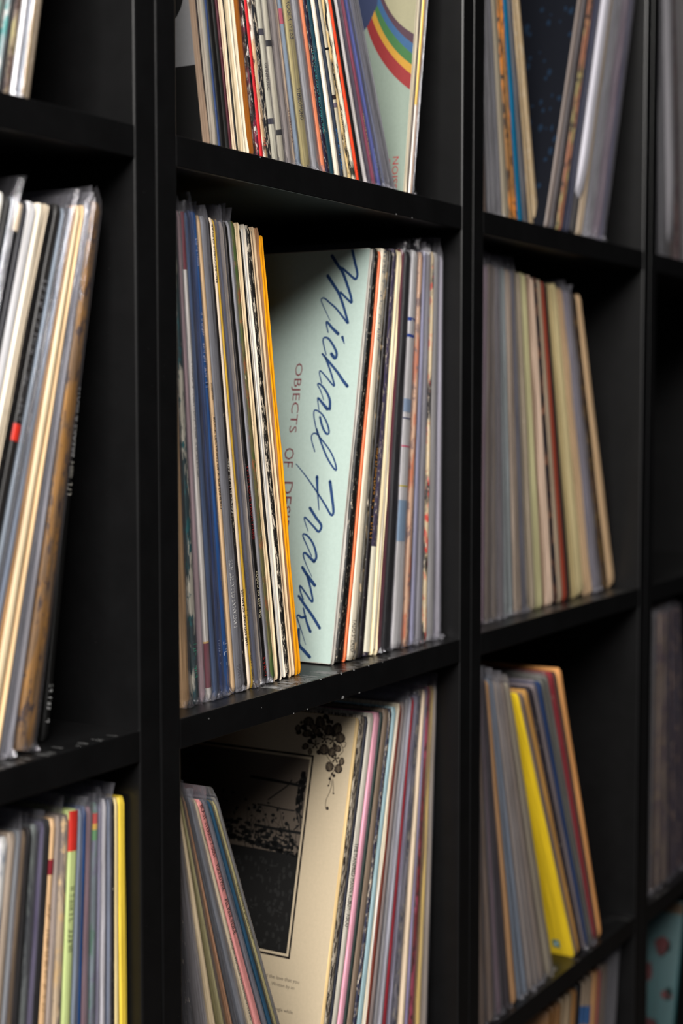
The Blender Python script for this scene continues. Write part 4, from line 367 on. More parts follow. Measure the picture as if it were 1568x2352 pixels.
{"cell":[3,0],"x":101.023,"a":-0.12213,"t":1.267,"t1":1.114,"y":1.571,"h":31.43,"c":[0.2099,0.194,0.1863],"k":"S","p":0.3,"lab":"grey-brown record spine in plastic, 8th from left in far right upper cubby"}]}],"D":{"mint":{"strokes":[[[[1.641,31.693],[1.565,31.428],[1.289,30.632],[0.951,29.68],[0.994,29.267],[1.2,29.276],[1.778,29.717],[2.359,30.161]],1,0.7],[[[3.363,31.153],[2.807,30.444],[2.259,29.791],[1.734,28.778],[1.347,27.932],[1.202,27.409],[1.484,27.574],[2.264,28.226]],1.1,0.7],[[[3.577,29.587],[2.99,28.881],[2.437,28.181],[1.988,27.332],[1.595,26.438],[1.349,25.81],[1.743,26.183],[2.542,26.987],[3.191,27.478],[3.647,27.808],[3.888,27.816],[3.924,27.608],[3.552,26.968],[2.973,26.063]],1.1,0.25],[[[3.036,25.128],[3.273,25.811],[3.198,25.939],[2.73,25.484],[2.131,24.992]],0.4,1.1],[[[1.731,24.734],[1.497,24.212]],1,0.3],[[[3.018,23.38],[3.285,24.059],[3.428,24.53],[3.301,24.736],[2.931,24.623],[2.457,24.094],[2.133,23.571],[2.098,23.26],[2.229,23.108],[2.563,23.449]],0.4,1.1],[[[3.367,23.464],[2.668,22.804],[1.872,22.019],[1.333,21.397],[0.872,20.932]],0.7,1.1],[[[3.066,23.173],[2.693,22.494],[2.31,21.715],[2.023,20.992],[2.241,21.096],[2.773,21.617],[3.302,22.088],[3.454,22.116],[3.422,21.83],[3.17,21.181]],0.7,0.4],[[[2.843,19.863],[3.192,20.587],[3.513,21.054],[3.372,21.131],[2.918,20.792],[2.504,20.274],[2.269,19.759],[2.232,19.168]],0.3,1],[[[2.439,19.168],[2.903,19.605],[3.303,19.993],[3.384,19.916],[3.172,19.09]],1.1,0.3],[[[3.021,18.55],[2.771,17.908],[2.483,17.449],[2.224,17.246],[2.093,17.401],[2.233,17.86],[2.527,18.372],[2.935,18.833],[3.44,19.09],[3.607,18.987],[3.554,18.522],[3.329,17.854],[3.126,17.264]],0.8,0.4],[[[3.212,17.611],[2.829,16.844],[2.453,16.132],[2.019,15.423],[1.541,14.821],[1.215,14.523],[1.139,14.626],[1.347,15.18],[1.777,15.886],[2.381,16.542],[2.976,17.099],[3.296,17.302],[3.529,17.248],[3.619,16.99],[3.477,16.529],[3.281,16.12],[3.196,15.891]],0.7,0.4],[[[4.759,14.914],[4.089,14.31],[3.483,13.708],[2.604,12.761],[1.791,11.821],[1.246,11.132],[1.048,11.189],[1.064,11.592],[1.276,12.444],[1.583,13.627]],0.3,1.1],[[[2.769,13.955],[2.656,13.218],[2.505,12.408],[2.308,11.449]],1.1,0.3],[[[3.12,11.57],[2.506,10.854],[1.969,10.267],[2.151,9.804],[2.602,10.141],[3.125,10.578],[3.483,10.844],[3.524,10.69],[3.327,10.265],[3.098,9.817]],1,0.3],[[[2.556,7.917],[3.094,8.752],[3.495,9.394],[3.426,9.575],[3.051,9.413],[2.582,8.926],[2.285,8.384],[2.14,7.887],[2.229,7.63],[2.305,7.526]],0.4,1],[[[2.305,7.526],[2.755,7.857],[3.143,8.142],[3.311,8.058],[3.215,7.733],[2.846,7.094],[2.35,6.365]],1,0.2],[[[3.284,7.046],[2.841,6.54],[2.045,5.754]],1,1.1],[[[2.841,6.54],[2.527,5.852],[2.277,5.213],[2.092,4.622],[2.201,4.54],[2.734,5.085],[3.267,5.607],[3.35,5.552],[3.215,5.157],[2.917,4.621]],0.8,0.5],[[[3.359,4.865],[2.82,4.295],[2.023,3.495],[1.25,2.601]],0.9,1],[[[2.845,3.992],[2.595,3.356],[2.357,2.822],[2.03,2.271]],0.5,1],[[[2.595,3.356],[2.94,3.283],[3.192,3.416],[3.328,3.307],[3.053,2.723],[2.75,2.143],[2.327,1.275]],0.9,0.2],[[[3.072,2.37],[2.991,1.674],[2.876,1.183],[2.358,0.774],[1.874,0.389]],1,1.1]],"text":[["OBJECTS",[5.882,22.773],[5.886,17.318]],["OF",[5.901,16.147],[5.815,14.625]],["DESIRE",[5.716,13.526],[5.522,9.032]],["cap",[5.872,22.433],[5.009,22.421]]]},"vine":{"leaves":[[[4.897,30.798],[3.873,30.902],[4.435,31.212],[4.333,30.488]],[[3.794,30.858],[2.92,30.947],[3.424,31.383],[3.289,30.422]],[[2.918,30.329],[2.078,30.416],[2.559,30.821],[2.435,29.925]],[[2.199,30.532],[1.294,30.626],[1.807,31.027],[1.684,30.132]],[[1.811,29.83],[0.951,29.921],[1.439,30.304],[1.322,29.448]],[[4.858,29.867],[3.892,29.969],[4.417,30.219],[4.331,29.617]],[[4.288,29.307],[3.806,29.359],[4.076,29.537],[4.018,29.129]],[[4.74,28.87],[4.087,28.941],[4.449,29.158],[4.378,28.654]],[[4.137,28.549],[3.741,28.593],[3.976,28.834],[3.902,28.308]],[[3.164,28.811],[2.254,28.911],[2.768,29.291],[2.649,28.433]],[[2.333,28.698],[1.609,28.778],[2.025,29.13],[1.916,28.347]],[[1.767,29.016],[1.185,29.08],[1.513,29.321],[1.438,28.776]],[[2.415,27.564],[1.692,27.648],[2.108,27.997],[1.999,27.215]],[[1.599,27.506],[0.881,27.589],[1.29,27.914],[1.19,27.182]],[[1.271,28.103],[0.775,28.16],[1.065,28.439],[0.981,27.825]],[[5.565,30.209],[4.993,30.268],[5.318,30.511],[5.24,29.967]],[[5.432,29.911],[4.917,29.965],[5.205,30.155],[5.143,29.721]],[[2.832,31.033],[2.411,31.076],[2.652,31.27],[2.592,30.839]],[[2.482,30.991],[2.147,31.025],[2.338,31.176],[2.291,30.841]],[[5.167,30.692],[4.909,30.718],[5.057,30.838],[5.019,30.572]],[[3.98,30.115],[3.132,30.203],[3.597,30.459],[3.513,29.859]],[[2.01,26.694],[1.788,26.721],[1.914,26.814],[1.884,26.601]],[[1.699,26.96],[1.422,26.993],[1.58,27.118],[1.541,26.835]],[[1.828,27.098],[1.662,27.117],[1.761,27.225],[1.729,26.989]],[[2.027,26.159],[1.86,26.179],[1.953,26.239],[1.934,26.098]],[[1.506,25.629],[1.34,25.65],[1.433,25.71],[1.413,25.569]],[[1.921,24.448],[1.672,24.48],[1.816,24.604],[1.777,24.323]],[[4.266,30.447],[3.545,30.522],[3.941,30.739],[3.869,30.23]],[[5.043,30.315],[4.439,30.377],[4.774,30.576],[4.708,30.116]],[[3.21,30.505],[2.674,30.56],[2.977,30.786],[2.906,30.279]],[[3.519,29.905],[2.923,29.968],[3.253,30.165],[3.189,29.708]],[[4.067,29.692],[3.528,29.749],[3.826,29.924],[3.769,29.517]],[[1.981,29.248],[1.628,29.287],[1.828,29.439],[1.781,29.096]],[[3.358,28.584],[2.953,28.629],[3.184,28.809],[3.127,28.404]],[[3.174,31.334],[2.578,31.394],[2.904,31.567],[2.848,31.16]],[[2.248,30.091],[1.716,30.147],[2.013,30.346],[1.95,29.892]]],"stems":[[[2.474,28.478],[2.057,28.065],[1.852,27.884],[1.569,27.56],[1.69,27.139],[1.825,26.818],[1.667,26.329],[1.738,25.762],[1.993,25.021],[1.947,24.47],[1.79,24.414]],[[1.616,26.691],[1.486,26.098],[1.436,25.648]],[[1.851,26.663],[1.873,26.304],[1.944,26.169]],[[1.659,29.513],[1.289,29.426],[1.022,28.996],[1.082,28.786],[1.344,28.528]],[[1.053,29.655],[0.827,29.527],[0.907,29.238],[1.048,29.187]]],"flowers":[[[3.112,29.588],[2.399,29.664],[2.797,29.93],[2.712,29.323]],[[2.385,29.563],[1.676,29.639],[2.072,29.904],[1.988,29.299]],[[3.891,29.092],[3.174,29.17],[3.575,29.435],[3.489,28.827]],[[1.96,28.229],[1.255,28.309],[1.648,28.57],[1.566,27.968]]],"frame":[[3.504,28.297],[3.568,12.841]],"lines":[[[9.062,26.021],[7.419,25.983],[5.423,25.912],[3.881,25.817]],[[8.123,23.973],[7.121,23.972],[5.62,23.881],[4.703,23.897]],[[7.192,24.454],[6.412,25.069],[5.582,25.738],[5.278,26.187]],[[4.827,26.036],[3.974,26.472]],[[8.133,22.365],[6.626,22.31],[3.924,22.293]],[[4.501,22.494],[4.129,22.875]],[[4.299,25.125],[4.086,24.487],[4.209,23.859],[4.064,23.266],[3.941,22.621]],[[4.523,23.92],[4.184,23.046]],[[5.098,22.822],[4.906,22.133],[4.821,21.33]],[[6.173,21.756],[5.33,21.463],[4.881,21.322]],[[7.512,21.984],[7.437,21.067]]],"horizon":[4.034,20.545],"text":[["and the love that you",[5.864,11.256],[2.459,11.221]],[". Written by an",[5.057,10.766],[2.833,10.709]],["single while",[4.43,8.986],[2.715,8.962]]]},"rainbow":{"arcs":[[[0.053,8.418],[0.473,8.73],[0.813,9.003],[1.208,9.347],[1.587,9.707],[1.951,10.083],[2.241,10.408],[2.574,10.812],[2.89,11.229],[3.139,11.587],[3.42,12.028],[3.683,12.48],[3.887,12.866],[4.113,13.337],[4.319,13.818],[4.505,14.308],[4.643,14.721],[4.789,15.223]],[[0.03,9.646],[0.4,9.933],[0.759,10.234],[1.049,10.496],[1.386,10.821],[1.71,11.16],[2.021,11.51],[2.27,11.811],[2.556,12.182],[2.827,12.564],[3.084,12.956],[3.286,13.29],[3.515,13.699],[3.727,14.117],[3.924,14.542],[4.075,14.902],[4.242,15.34],[4.391,15.784]],[[0.025,10.392],[0.384,10.654],[0.732,10.932],[1.012,11.175],[1.336,11.479],[1.647,11.798],[1.943,12.13],[2.178,12.416],[2.447,12.771],[2.699,13.137],[2.936,13.514],[3.12,13.836],[3.325,14.23],[3.513,14.633],[3.682,15.045],[3.81,15.393],[3.946,15.816],[4.064,16.245]],[[0.066,11.277],[0.394,11.543],[0.712,11.82],[0.97,12.059],[1.27,12.356],[1.559,12.662],[1.838,12.979],[2.062,13.25],[2.32,13.584],[2.566,13.926],[2.801,14.277],[2.986,14.575],[3.198,14.94],[3.397,15.312],[3.583,15.691],[3.728,16.011],[3.889,16.401],[4.037,16.796]],[[0.034,12.069],[0.342,12.291],[0.641,12.525],[0.882,12.729],[1.162,12.984],[1.432,13.251],[1.69,13.529],[1.896,13.769],[2.133,14.065],[2.357,14.371],[2.569,14.686],[2.735,14.955],[2.922,15.285],[3.096,15.623],[3.255,15.967],[3.377,16.258],[3.51,16.614],[3.628,16.974]],[[0.03,12.853],[0.302,13.015],[0.567,13.19],[0.781,13.345],[1.03,13.54],[1.27,13.747],[1.501,13.964],[1.685,14.153],[1.897,14.388],[2.099,14.633],[2.289,14.886],[2.439,15.103],[2.608,15.372],[2.764,15.647],[2.909,15.929],[3.019,16.169],[3.14,16.462],[3.247,16.76]]],"cloud":[[3.774,15.134],[3.945,14.71],[4.219,14.137],[4.675,13.545]],"text":[["SSION",[0.761,0.63],[0.961,3.18],[1.142,2.084],[0.606,2.043]]]},"disc":{"block":[[0.351,5.205],[1.799,5.192]],"arc":[[0.751,8.947],[0.685,8.732],[0.829,8.13],[0.94,7.314],[1.245,6.766],[1.617,6.38]]},"yellow":{"sticker":[[2.036,2.012],[1.275,1.016]],"edge":[[2.331,-0.417],[0.036,-0.139]]}}}''')
CELL_W, POST, BOARD, CELL_H, DEPTH = 38.5985, 4.0140, 1.9036, 33.5, 39.0

# ------------------------------------------------------------------ materials
def new_mat(name):
    m = bpy.data.materials.new(name)
    m.use_nodes = True
    nt = m.node_tree
    b = nt.nodes['Principled BSDF']
    return m, nt, b

def N(nt, t, **kw):
    n = nt.nodes.new(t)
    for k, v in kw.items():
        setattr(n, k, v)
    return n

def tex_noise(nt, scale_vec, scale, detail=4, rough=.6, coord='Object'):
    tc = N(nt, 'ShaderNodeTexCoord')
    mp = N(nt, 'ShaderNodeMapping')
    mp.inputs['Scale'].default_value = scale_vec
    nz = N(nt, 'ShaderNodeTexNoise')
    nz.inputs['Scale'].default_value = scale
    nz.inputs['Detail'].default_value = detail
    nz.inputs['Roughness'].default_value = rough
    nt.links.new(tc.outputs[coord], mp.inputs['Vector'])
    oi = N(nt, 'ShaderNodeObjectInfo')
    ml = N(nt, 'ShaderNodeMath', operation='MULTIPLY'); ml.inputs[1].default_value = 37.0
    nt.links.new(oi.outputs['Random'], ml.inputs[0])
    ad = N(nt, 'ShaderNodeVectorMath', operation='ADD')
    nt.links.new(mp.outputs[0], ad.inputs[0]); nt.links.new(ml.outputs[0], ad.inputs[1])
    nt.links.new(ad.outputs[0], nz.inputs['Vector'])
    return nz

def ramp(nt, src, p0, p1, c0=(0, 0, 0, 1), c1=(1, 1, 1, 1)):
    r = N(nt, 'ShaderNodeValToRGB')
    r.color_ramp.elements[0].position = p0; r.color_ramp.elements[0].color = c0
    r.color_ramp.elements[1].position = p1; r.color_ramp.elements[1].color = c1
    nt.links.new(src, r.inputs[0])
    return r

def attr(nt, name):
    a = N(nt, 'ShaderNodeAttribute')
    a.attribute_type = 'OBJECT'
    a.attribute_name = name
    return a

def mix(nt, fac, a, b):
    m = N(nt, 'ShaderNodeMix', data_type='RGBA')
    if hasattr(fac, 'links'): nt.links.new(fac, m.inputs['Factor'])
    else: m.inputs['Factor'].default_value = fac
    for s, v in (('A', a), ('B', b)):
        i = [q for q in m.inputs if q.name == s and q.type == 'RGBA'][0]
        if hasattr(v, 'links'): nt.links.new(v, i)
        else: i.default_value = v
    return [q for q in m.outputs if q.type == 'RGBA'][0]

def math_n(nt, op, a, b):
    m = N(nt, 'ShaderNodeMath', operation=op)
    for i, v in enumerate((a, b)):
        if hasattr(v, 'links'): nt.links.new(v, m.inputs[i])
        else: m.inputs[i].default_value = v
    return m.outputs[0]

def make_jacket_mat():
    m, nt, b = new_mat('printed_record_card')
    oi = N(nt, 'ShaderNodeObjectInfo')
    base = oi.outputs['Color']
    # printed second and third tones in long patches down the spine
    n1 = tex_noise(nt, (120, 120, 24), 1.0, 4, .6)
    r1 = ramp(nt, n1.outputs['Fac'], .50, .56)
    n2 = tex_noise(nt, (160, 160, 60), 1.4, 5, .65)
    r2 = ramp(nt, n2.outputs['Fac'], .54, .60)
    mx = attr(nt, 'patterned')
    c = mix(nt, math_n(nt, 'MULTIPLY', r1.outputs[0], mx.outputs['Fac']), base, attr(nt, 'tone_a').outputs['Color'])
    c = mix(nt, math_n(nt, 'MULTIPLY', r2.outputs[0], mx.outputs['Fac']), c, attr(nt, 'tone_b').outputs['Color'])
    # rubbed-through card along the spine
    n3 = tex_noise(nt, (800, 800, 150), 1.0, 6, .72)
    wear = attr(nt, 'wear').outputs['Fac']
    thr = math_n(nt, 'SUBTRACT', .73, math_n(nt, 'MULTIPLY', wear, .20))
    d = math_n(nt, 'MULTIPLY', math_n(nt, 'SUBTRACT', n3.outputs['Fac'], thr), 14.0)
    dcl = N(nt, 'ShaderNodeClamp'); nt.links.new(d, dcl.inputs[0])
    c = mix(nt, math_n(nt, 'MULTIPLY', dcl.outputs[0], math_n(nt, 'MINIMUM', math_n(nt, 'MULTIPLY', wear, 3.0), 1.0)), c, (.62, .54, .43, 1))
    # dark scuffs and specks
    n5 = tex_noise(nt, (800, 800, 140), 1.0, 5, .7)
    r5 = ramp(nt, n5.outputs['Fac'], .62, .70)
    c = mix(nt, math_n(nt, 'MULTIPLY', r5.outputs[0], math_n(nt, 'ADD', .25, math_n(nt, 'MULTIPLY', wear, .5))), c, (.03, .025, .022, 1))
    # long faint grime streaks
    n4 = tex_noise(nt, (700, 700, 12), 1.0, 5, .65)
    r4 = ramp(nt, n4.outputs['Fac'], .34, .68, (.56, .54, .50, 1), (1.08, 1.08, 1.08, 1))
    mm = N(nt, 'ShaderNodeMix', data_type='RGBA', blend_type='MULTIPLY')
    mm.inputs['Factor'].default_value = 1.0
    ia = [q for q in mm.inputs if q.type == 'RGBA']
    nt.links.new(c, ia[0]); nt.links.new(r4.outputs[0], ia[1])
    nt.links.new([q for q in mm.outputs if q.type == 'RGBA'][0], b.inputs['Base Color'])
    b.inputs['Roughness'].default_value = .48
    bp = N(nt, 'ShaderNodeBump'); bp.inputs['Strength'].default_value = .25; bp.inputs['Distance'].default_value = .0006
    nt.links.new(n3.outputs['Fac'], bp.inputs['Height']); nt.links.new(bp.outputs[0], b.inputs['Normal'])
    return m

def make_paper_mat(name, c, rough=.75, var=.12):
    m, nt, b = new_mat(name)
    n = tex_noise(nt, (300, 300, 14), 1.0, 5, .6)
    lo = tuple(v * (1 - var * 1.6) for v in c[:3]) + (1,)
    hi = tuple(min(1, v * (1 + var * .5)) for v in c[:3]) + (1,)
    r = ramp(nt, n.outputs['Fac'], .3, .7, lo, hi)
    nt.links.new(r.outputs[0], b.inputs['Base Color'])
    b.inputs['Roughness'].default_value = rough
    return m

def make_sleeve_mat():
    m, nt, b = new_mat('clear_polythene')
    nt.nodes.remove(b)
    n = tex_noise(nt, (500, 500, 25), 1.0, 4, .6)
    bp = N(nt, 'ShaderNodeBump'); bp.inputs['Strength'].default_value = .6; bp.inputs['Distance'].default_value = .0012
    nt.links.new(n.outputs['Fac'], bp.inputs['Height'])
    tr = N(nt, 'ShaderNodeBsdfTransparent'); tr.inputs[0].default_value = (.94, .94, .95, 1)
    df = N(nt, 'ShaderNodeBsdfDiffuse'); df.inputs[0].default_value = (.50, .49, .54, 1)
    gl = N(nt, 'ShaderNodeBsdfGlossy'); gl.inputs['Roughness'].default_value = .12; gl.inputs[0].default_value = (.95, .95, 1, 1)
    nt.links.new(bp.outputs[0], gl.inputs['Normal'])
    fr = N(nt, 'ShaderNodeFresnel'); fr.inputs[0].default_value = 1.42
    nt.links.new(bp.outputs[0], fr.inputs['Normal'])
    hz = attr(nt, 'haze').outputs['Fac']
    r = ramp(nt, n.outputs['Fac'], .35, .75, (.45, .45, .45, 1), (1.4, 1.4, 1.4, 1))
    f = math_n(nt, 'MULTIPLY', math_n(nt, 'MULTIPLY', hz, .30), r.outputs[0])
    m1 = N(nt, 'ShaderNodeMixShader'); nt.links.new(f, m1.inputs[0]); nt.links.new(tr.outputs[0], m1.inputs[1]); nt.links.new(df.outputs[0], m1.inputs[2])
    m2 = N(nt, 'ShaderNodeMixShader'); nt.links.new(math_n(nt, 'MINIMUM', fr.outputs[0], .5), m2.inputs[0]); nt.links.new(m1.outputs[0], m2.inputs[1]); nt.links.new(gl.outputs[0], m2.inputs[2])
    nt.links.new(m2.outputs[0], nt.nodes['Material Output'].inputs[0])
    return m

def make_shelf_mat():
    m, nt, b = new_mat('black_painted_board')
    n = tex_noise(nt, (40, 40, 40), 1.0, 5, .6)
    r = ramp(nt, n.outputs['Fac'], .35, .75, (.0025, .0025, .0027, 1), (.0038, .0038, .0041, 1))
    # pale specks of dust and tiny chips
    n2 = tex_noise(nt, (900, 900, 900), 1.0, 2, .5)
    r2 = ramp(nt, n2.outputs['Fac'], .80, .84)
    c = mix(nt, r2.outputs[0], r.outputs[0], (.16, .16, .16, 1))
    # scuffs left by sliding records on the upper faces: streaks that run front to back
    geo = N(nt, 'ShaderNodeNewGeometry')
    sep = N(nt, 'ShaderNodeSeparateXYZ'); nt.links.new(geo.outputs['True Normal'], sep.inputs[0])
    upf = ramp(nt, sep.outputs['Z'], .6, .9)
    n3 = tex_noise(nt, (900, 14, 10), 1.0, 3, .6)
    r3 = ramp(nt, n3.outputs['Fac'], .60, .72)
    n4 = tex_noise(nt, (14, 30, 5), 1.0, 2, .5)
    r4 = ramp(nt, n4.outputs['Fac'], .50, .62)
    tc = N(nt, 'ShaderNodeTexCoord'); s2 = N(nt, 'ShaderNodeSeparateXYZ'); nt.links.new(tc.outputs['Object'], s2.inputs[0])
    fr = ramp(nt, s2.outputs['Y'], .012, .032, (1, 1, 1, 1), (0, 0, 0, 1))
    f = math_n(nt, 'MULTIPLY', math_n(nt, 'MULTIPLY', upf.outputs[0], r3.outputs[0]), math_n(nt, 'MULTIPLY', r4.outputs[0], fr.outputs[0]))
    c = mix(nt, math_n(nt, 'MULTIPLY', f, .8), c, (.30, .30, .30, 1))
    nt.links.new(c, b.inputs['Base Color'])
    b.inputs['Roughness'].default_value = .37
    b.inputs['Specular IOR Level'].default_value = .42
    bp = N(nt, 'ShaderNodeBump'); bp.inputs['Strength'].default_value = .08; bp.inputs['Distance'].default_value = .0005
    nt.links.new(n2.outputs['Fac'], bp.inputs['Height']); nt.links.new(bp.outputs[0], b.inputs['Normal'])
    return m

JACKET = make_jacket_mat()
SLEEVE = make_sleeve_mat()
SHELF = make_shelf_mat()
PAPER = make_paper_mat('white_liner_paper', (.78, .76, .72))
LINER = make_paper_mat('cream_liner_paper', (.62, .55, .44))
KRAFT = make_paper_mat('brown_liner_paper', (.30, .22, .15))
SLIP = make_paper_mat('grey_white_liner_paper', (.42, .41, .46))
SLIP2 = make_paper_mat('dull_liner_paper', (.17, .165, .18))
SCUFF = make_paper_mat('scuffed_paint', (.34, .34, .34))
CHIP = make_paper_mat('chipped_paint', (.22, .22, .22))
_ink = {}
def ink(c, rough=.55):
    k = tuple(round(v, 3) for v in c)
    if k not in _ink:
        m, nt, b = new_mat('printing_ink')
        n = tex_noise(nt, (400, 400, 400), 1.0, 4, .6)
        r = ramp(nt, n.outputs['Fac'], .3, .7, tuple(v * .95 for v in c[:3]) + (1,), tuple(min(1, v * 1.03) for v in c[:3]) + (1,))
        nt.links.new(r.outputs[0], b.inputs['Base Color'])
        b.inputs['Roughness'].default_value = rough if max(c) > .03 else .8
        b.inputs['Specular IOR Level'].default_value = .5 if max(c) > .03 else .12
        _ink[k] = m
    return _ink[k]

# ------------------------------------------------------------------ mesh helpers (all in cm, turned into metres here)
def mesh_obj(name, verts, faces, mat, parent=None, smooth=None):
    me = bpy.data.meshes.new(name)
    me.from_pydata([(x * CM, y * CM, z * CM) for x, y, z in verts], [], faces)
    me.validate()
    bm = bmesh.new(); bm.from_mesh(me)
    bmesh.ops.recalc_face_normals(bm, faces=bm.faces)
    bm.to_mesh(me); bm.free()
    me.materials.append(mat)
    if smooth is not None:
        me.polygons.foreach_set('use_smooth', [True] * len(me.polygons))
        me.set_sharp_from_angle(angle=math.radians(smooth))
    o = bpy.data.objects.new(name, me)
    col.objects.link(o)
    if parent is not None:
        o.parent = parent
    return o

def tag(o, label=None, cat=None, group=None, kind=None):
    if label: o['label'] = label
    if cat: o['category'] = cat
    if group: o['group'] = group
    if kind: o['kind'] = kind
    return o

def loft(rows, cap=True, closed=True):
    """rows: list of equal-length point lists; quads between them"""
    n = len(rows[0]); V = [p for r in rows for p in r]; F = []
    for i in range(len(rows) - 1):
        for j in range(n if closed else n - 1):
            a, b = i * n + j, i * n + (j + 1) % n
            F.append((a, b, b + n, a + n))
    if cap and closed:
        F.append(tuple(range(n))); F.append(tuple((len(rows) - 1) * n + j for j in range(n)))
    return V, F

def box_vf(x0, x1, y0, y1, z0, z1):
    V = [(x0, y0, z0), (x1, y0, z0), (x1, y1, z0), (x0, y1, z0), (x0, y0, z1), (x1, y0, z1), (x1, y1, z1), (x0, y1, z1)]
    F = [(0, 3, 2, 1), (4, 5, 6, 7), (0, 1, 5, 4), (1, 2, 6, 5), (2, 3, 7, 6), (3, 0, 4, 7)]
    return V, F

def join_vf(parts):
    V, F = [], []
    for v, f in parts:
        o = len(V); V += v; F += [tuple(i + o for i in q) for q in f]
    return V, F

# ------------------------------------------------------------------ room
def room():
    v, f = box_vf(-330, 420, DEPTH + 1.5, DEPTH + 9, -ZOFF, 150)
    o = mesh_obj('wall_back', v, f, make_paper_mat('dark_wall_paint', (.05, .05, .052), .8)); o.location.z = ZOFF * CM; tag(o, kind='structure')
    v, f = box_vf(-330, 420, -330, DEPTH + 9, -6, 0)
    o = mesh_obj('floor', v, f, make_paper_mat('dark_floor_boards', (.045, .035, .028), .6)); tag(o, kind='structure')
room()

# ------------------------------------------------------------------ bookcase units: two side panels, boards and a back each
def panel(name, x0, x1, y0, y1, z0, z1, parent, bev=.13):
    v, f = box_vf(x0, x1, y0, y1, z0, z1)
    o = mesh_obj(name, v, f, SHELF, parent)
    b = o.modifiers.new('soft_edge', 'BEVEL'); b.width = bev * CM; b.segments = 2; b.limit_method = 'ANGLE'
    return o

PITCH = CELL_H + BOARD
UNIT_LABEL = {0: 'black cube bookcase at the left edge, its records leaning right',
              1: 'black cube bookcase in the centre, holding the mint green jacket',
              2: 'black cube bookcase right of centre, holding the yellow jacket',
              3: 'black cube bookcase at the far right edge, mostly out of frame'}
def bookcase(k):
    x0 = (k - 1) * (CELL_W + POST)
    root = bpy.data.objects.new('bookcase', None); col.objects.link(root)
    root.location = (x0 * CM, 0, 0)
    tag(root, UNIT_LABEL[k], 'bookcase', 'black bookcases standing side by side')
    zb, zt = 0.0, ZOFF + 2 * PITCH
    hp = POST / 2 - .025
    panel('side_panel', -hp, 0, 0, DEPTH, zb, zt, root)
    panel('side_panel', CELL_W, CELL_W + hp, 0, DEPTH, zb, zt, root)
    for r in range(-2, 4):
        z1 = ZOFF - r * PITCH
        z0 = max(0, z1 - BOARD)
        panel('shelf', 0.004, CELL_W - .004, .04, DEPTH - .7, z0, z1 if r > -2 else z1 - .01, root, .07)
    panel('back_panel', 0.004, CELL_W - .004, DEPTH - .6, DEPTH - .1, BOARD, zt - BOARD, root, .02)
    return root
UNITS = [bookcase(k) for k in range(4)]

def chips(root, items):
    """small flakes of missing paint on the board edges: (x, z, size) on the front face"""
    rnd = random.Random(5)
    for x, z, s in items:
        n = 6
        ring = [(x + s * (.6 + .5 * rnd.random()) * math.cos(2 * math.pi * i / n), .036, z + s * .55 * (.6 + .5 * rnd.random()) * math.sin(2 * math.pi * i / n)) for i in range(n)]
        V = ring + [(p[0], .07, p[2]) for p in ring]
        F = [tuple(range(n)), tuple(range(n, 2 * n))] + [(i, (i + 1) % n, n + (i + 1) % n, n + i) for i in range(n)]
        mesh_obj('paint_chip', V, F, CHIP, root)
chips(UNITS[1], [(19.6, ZOFF - 1.82, .22), (22.0, ZOFF - 1.84, .12), (14.8, ZOFF - 1.86, .10), (13.0, ZOFF - 1.86, .08),
                 (16.6, ZOFF - .06, .12), (19.4, ZOFF - .05, .16), (21.2, ZOFF - .05, .12), (23.4, ZOFF - .05, .1), (25.5, ZOFF - .06, .08),
                 (9.1, ZOFF + PITCH - .10, .10), (27.5, ZOFF + CELL_H + .06, .1), (30.0, ZOFF + CELL_H + .05, .08), (9.0, ZOFF - .8, .05), (3.0, ZOFF - .5, .07)])

def scuffs(root, z, spans, seed):
    """pale lines rubbed into the board where records slide in and out"""
    rn = random.Random(seed); V, F = [], []
    for xa, xb, n, ymax in spans:
        for _ in range(n):
            x = rn.uniform(xa, xb); y0 = .12 + rn.random() ** 2 * .7; y1 = y0 + rn.uniform(.25, ymax); w = rn.uniform(.015, .06); sk = rn.uniform(-.12, .05)
            o = len(V); V += [(x, y0, z), (x + w, y0, z), (x + w * .6 + sk, y1, z), (x + sk, y1, z)]; F.append((o, o + 1, o + 2, o + 3))
    mesh_obj('scuff_marks', V, F, SCUFF, root)['kind'] = 'stuff'
scuffs(UNITS[1], ZOFF + .004, [(11.5, 19.5, 90, 1.7), (19.5, 27, 40, 1.0), (27, 36, 25, .5)], 4)
scuffs(UNITS[2], ZOFF + .004, [(12, 36, 40, .8)], 6)
scuffs(UNITS[0], ZOFF + .004, [(22, 37, 25, .8)], 8)

# ------------------------------------------------------------------ records
JD = 31.3
PROF = [(0, 1.0), (.04, .5), (.16, .18), (.34, .03), (.5, 0), (.66, .03), (.84, .18), (.96, .5), (1, 1.0)]

def zrows(h):
    return [0, .12, .45, 1.4, 4, 8, 12, 16, 20, 24, 28, h - 1.3, h - .45, h - .12, h]

def spine_rows(t0, t1, h, rnd, x_off=0, y_off=0, wob=.012, zs=None, grow=0, H=None):
    H = H or h
    ph = [rnd.uniform(0, 6.28) for _ in range(3)]
    rows = []
    for z in (zs or zrows(h)):
        t = t0 + (t1 - t0) * z / H
        r = min(.42 * t, .16)
        e = min(z, H - z)
        pin = 1 - .22 * max(0, 1 - e / .5) if zs is None else 1
        back = .14 * max(0, 1 - e / .45) ** 2 if zs is None else 0
        dy = wob * math.sin(z * .45 + ph[0]) + wob * .5 * math.sin(z * 1.3 + ph[1])
        row = []
        for fx, fy in PROF:
            x = x_off + t * (.5 + (fx - .5) * pin * (1 + 2 * grow / max(t, .1)))
            row.append((x, y_off + fy * r + dy + back - grow, z))
        if zs is None:
            row += [(x_off + t, y_off + JD, z), (x_off, y_off + JD, z)]
        rows.append(row)
    return rows

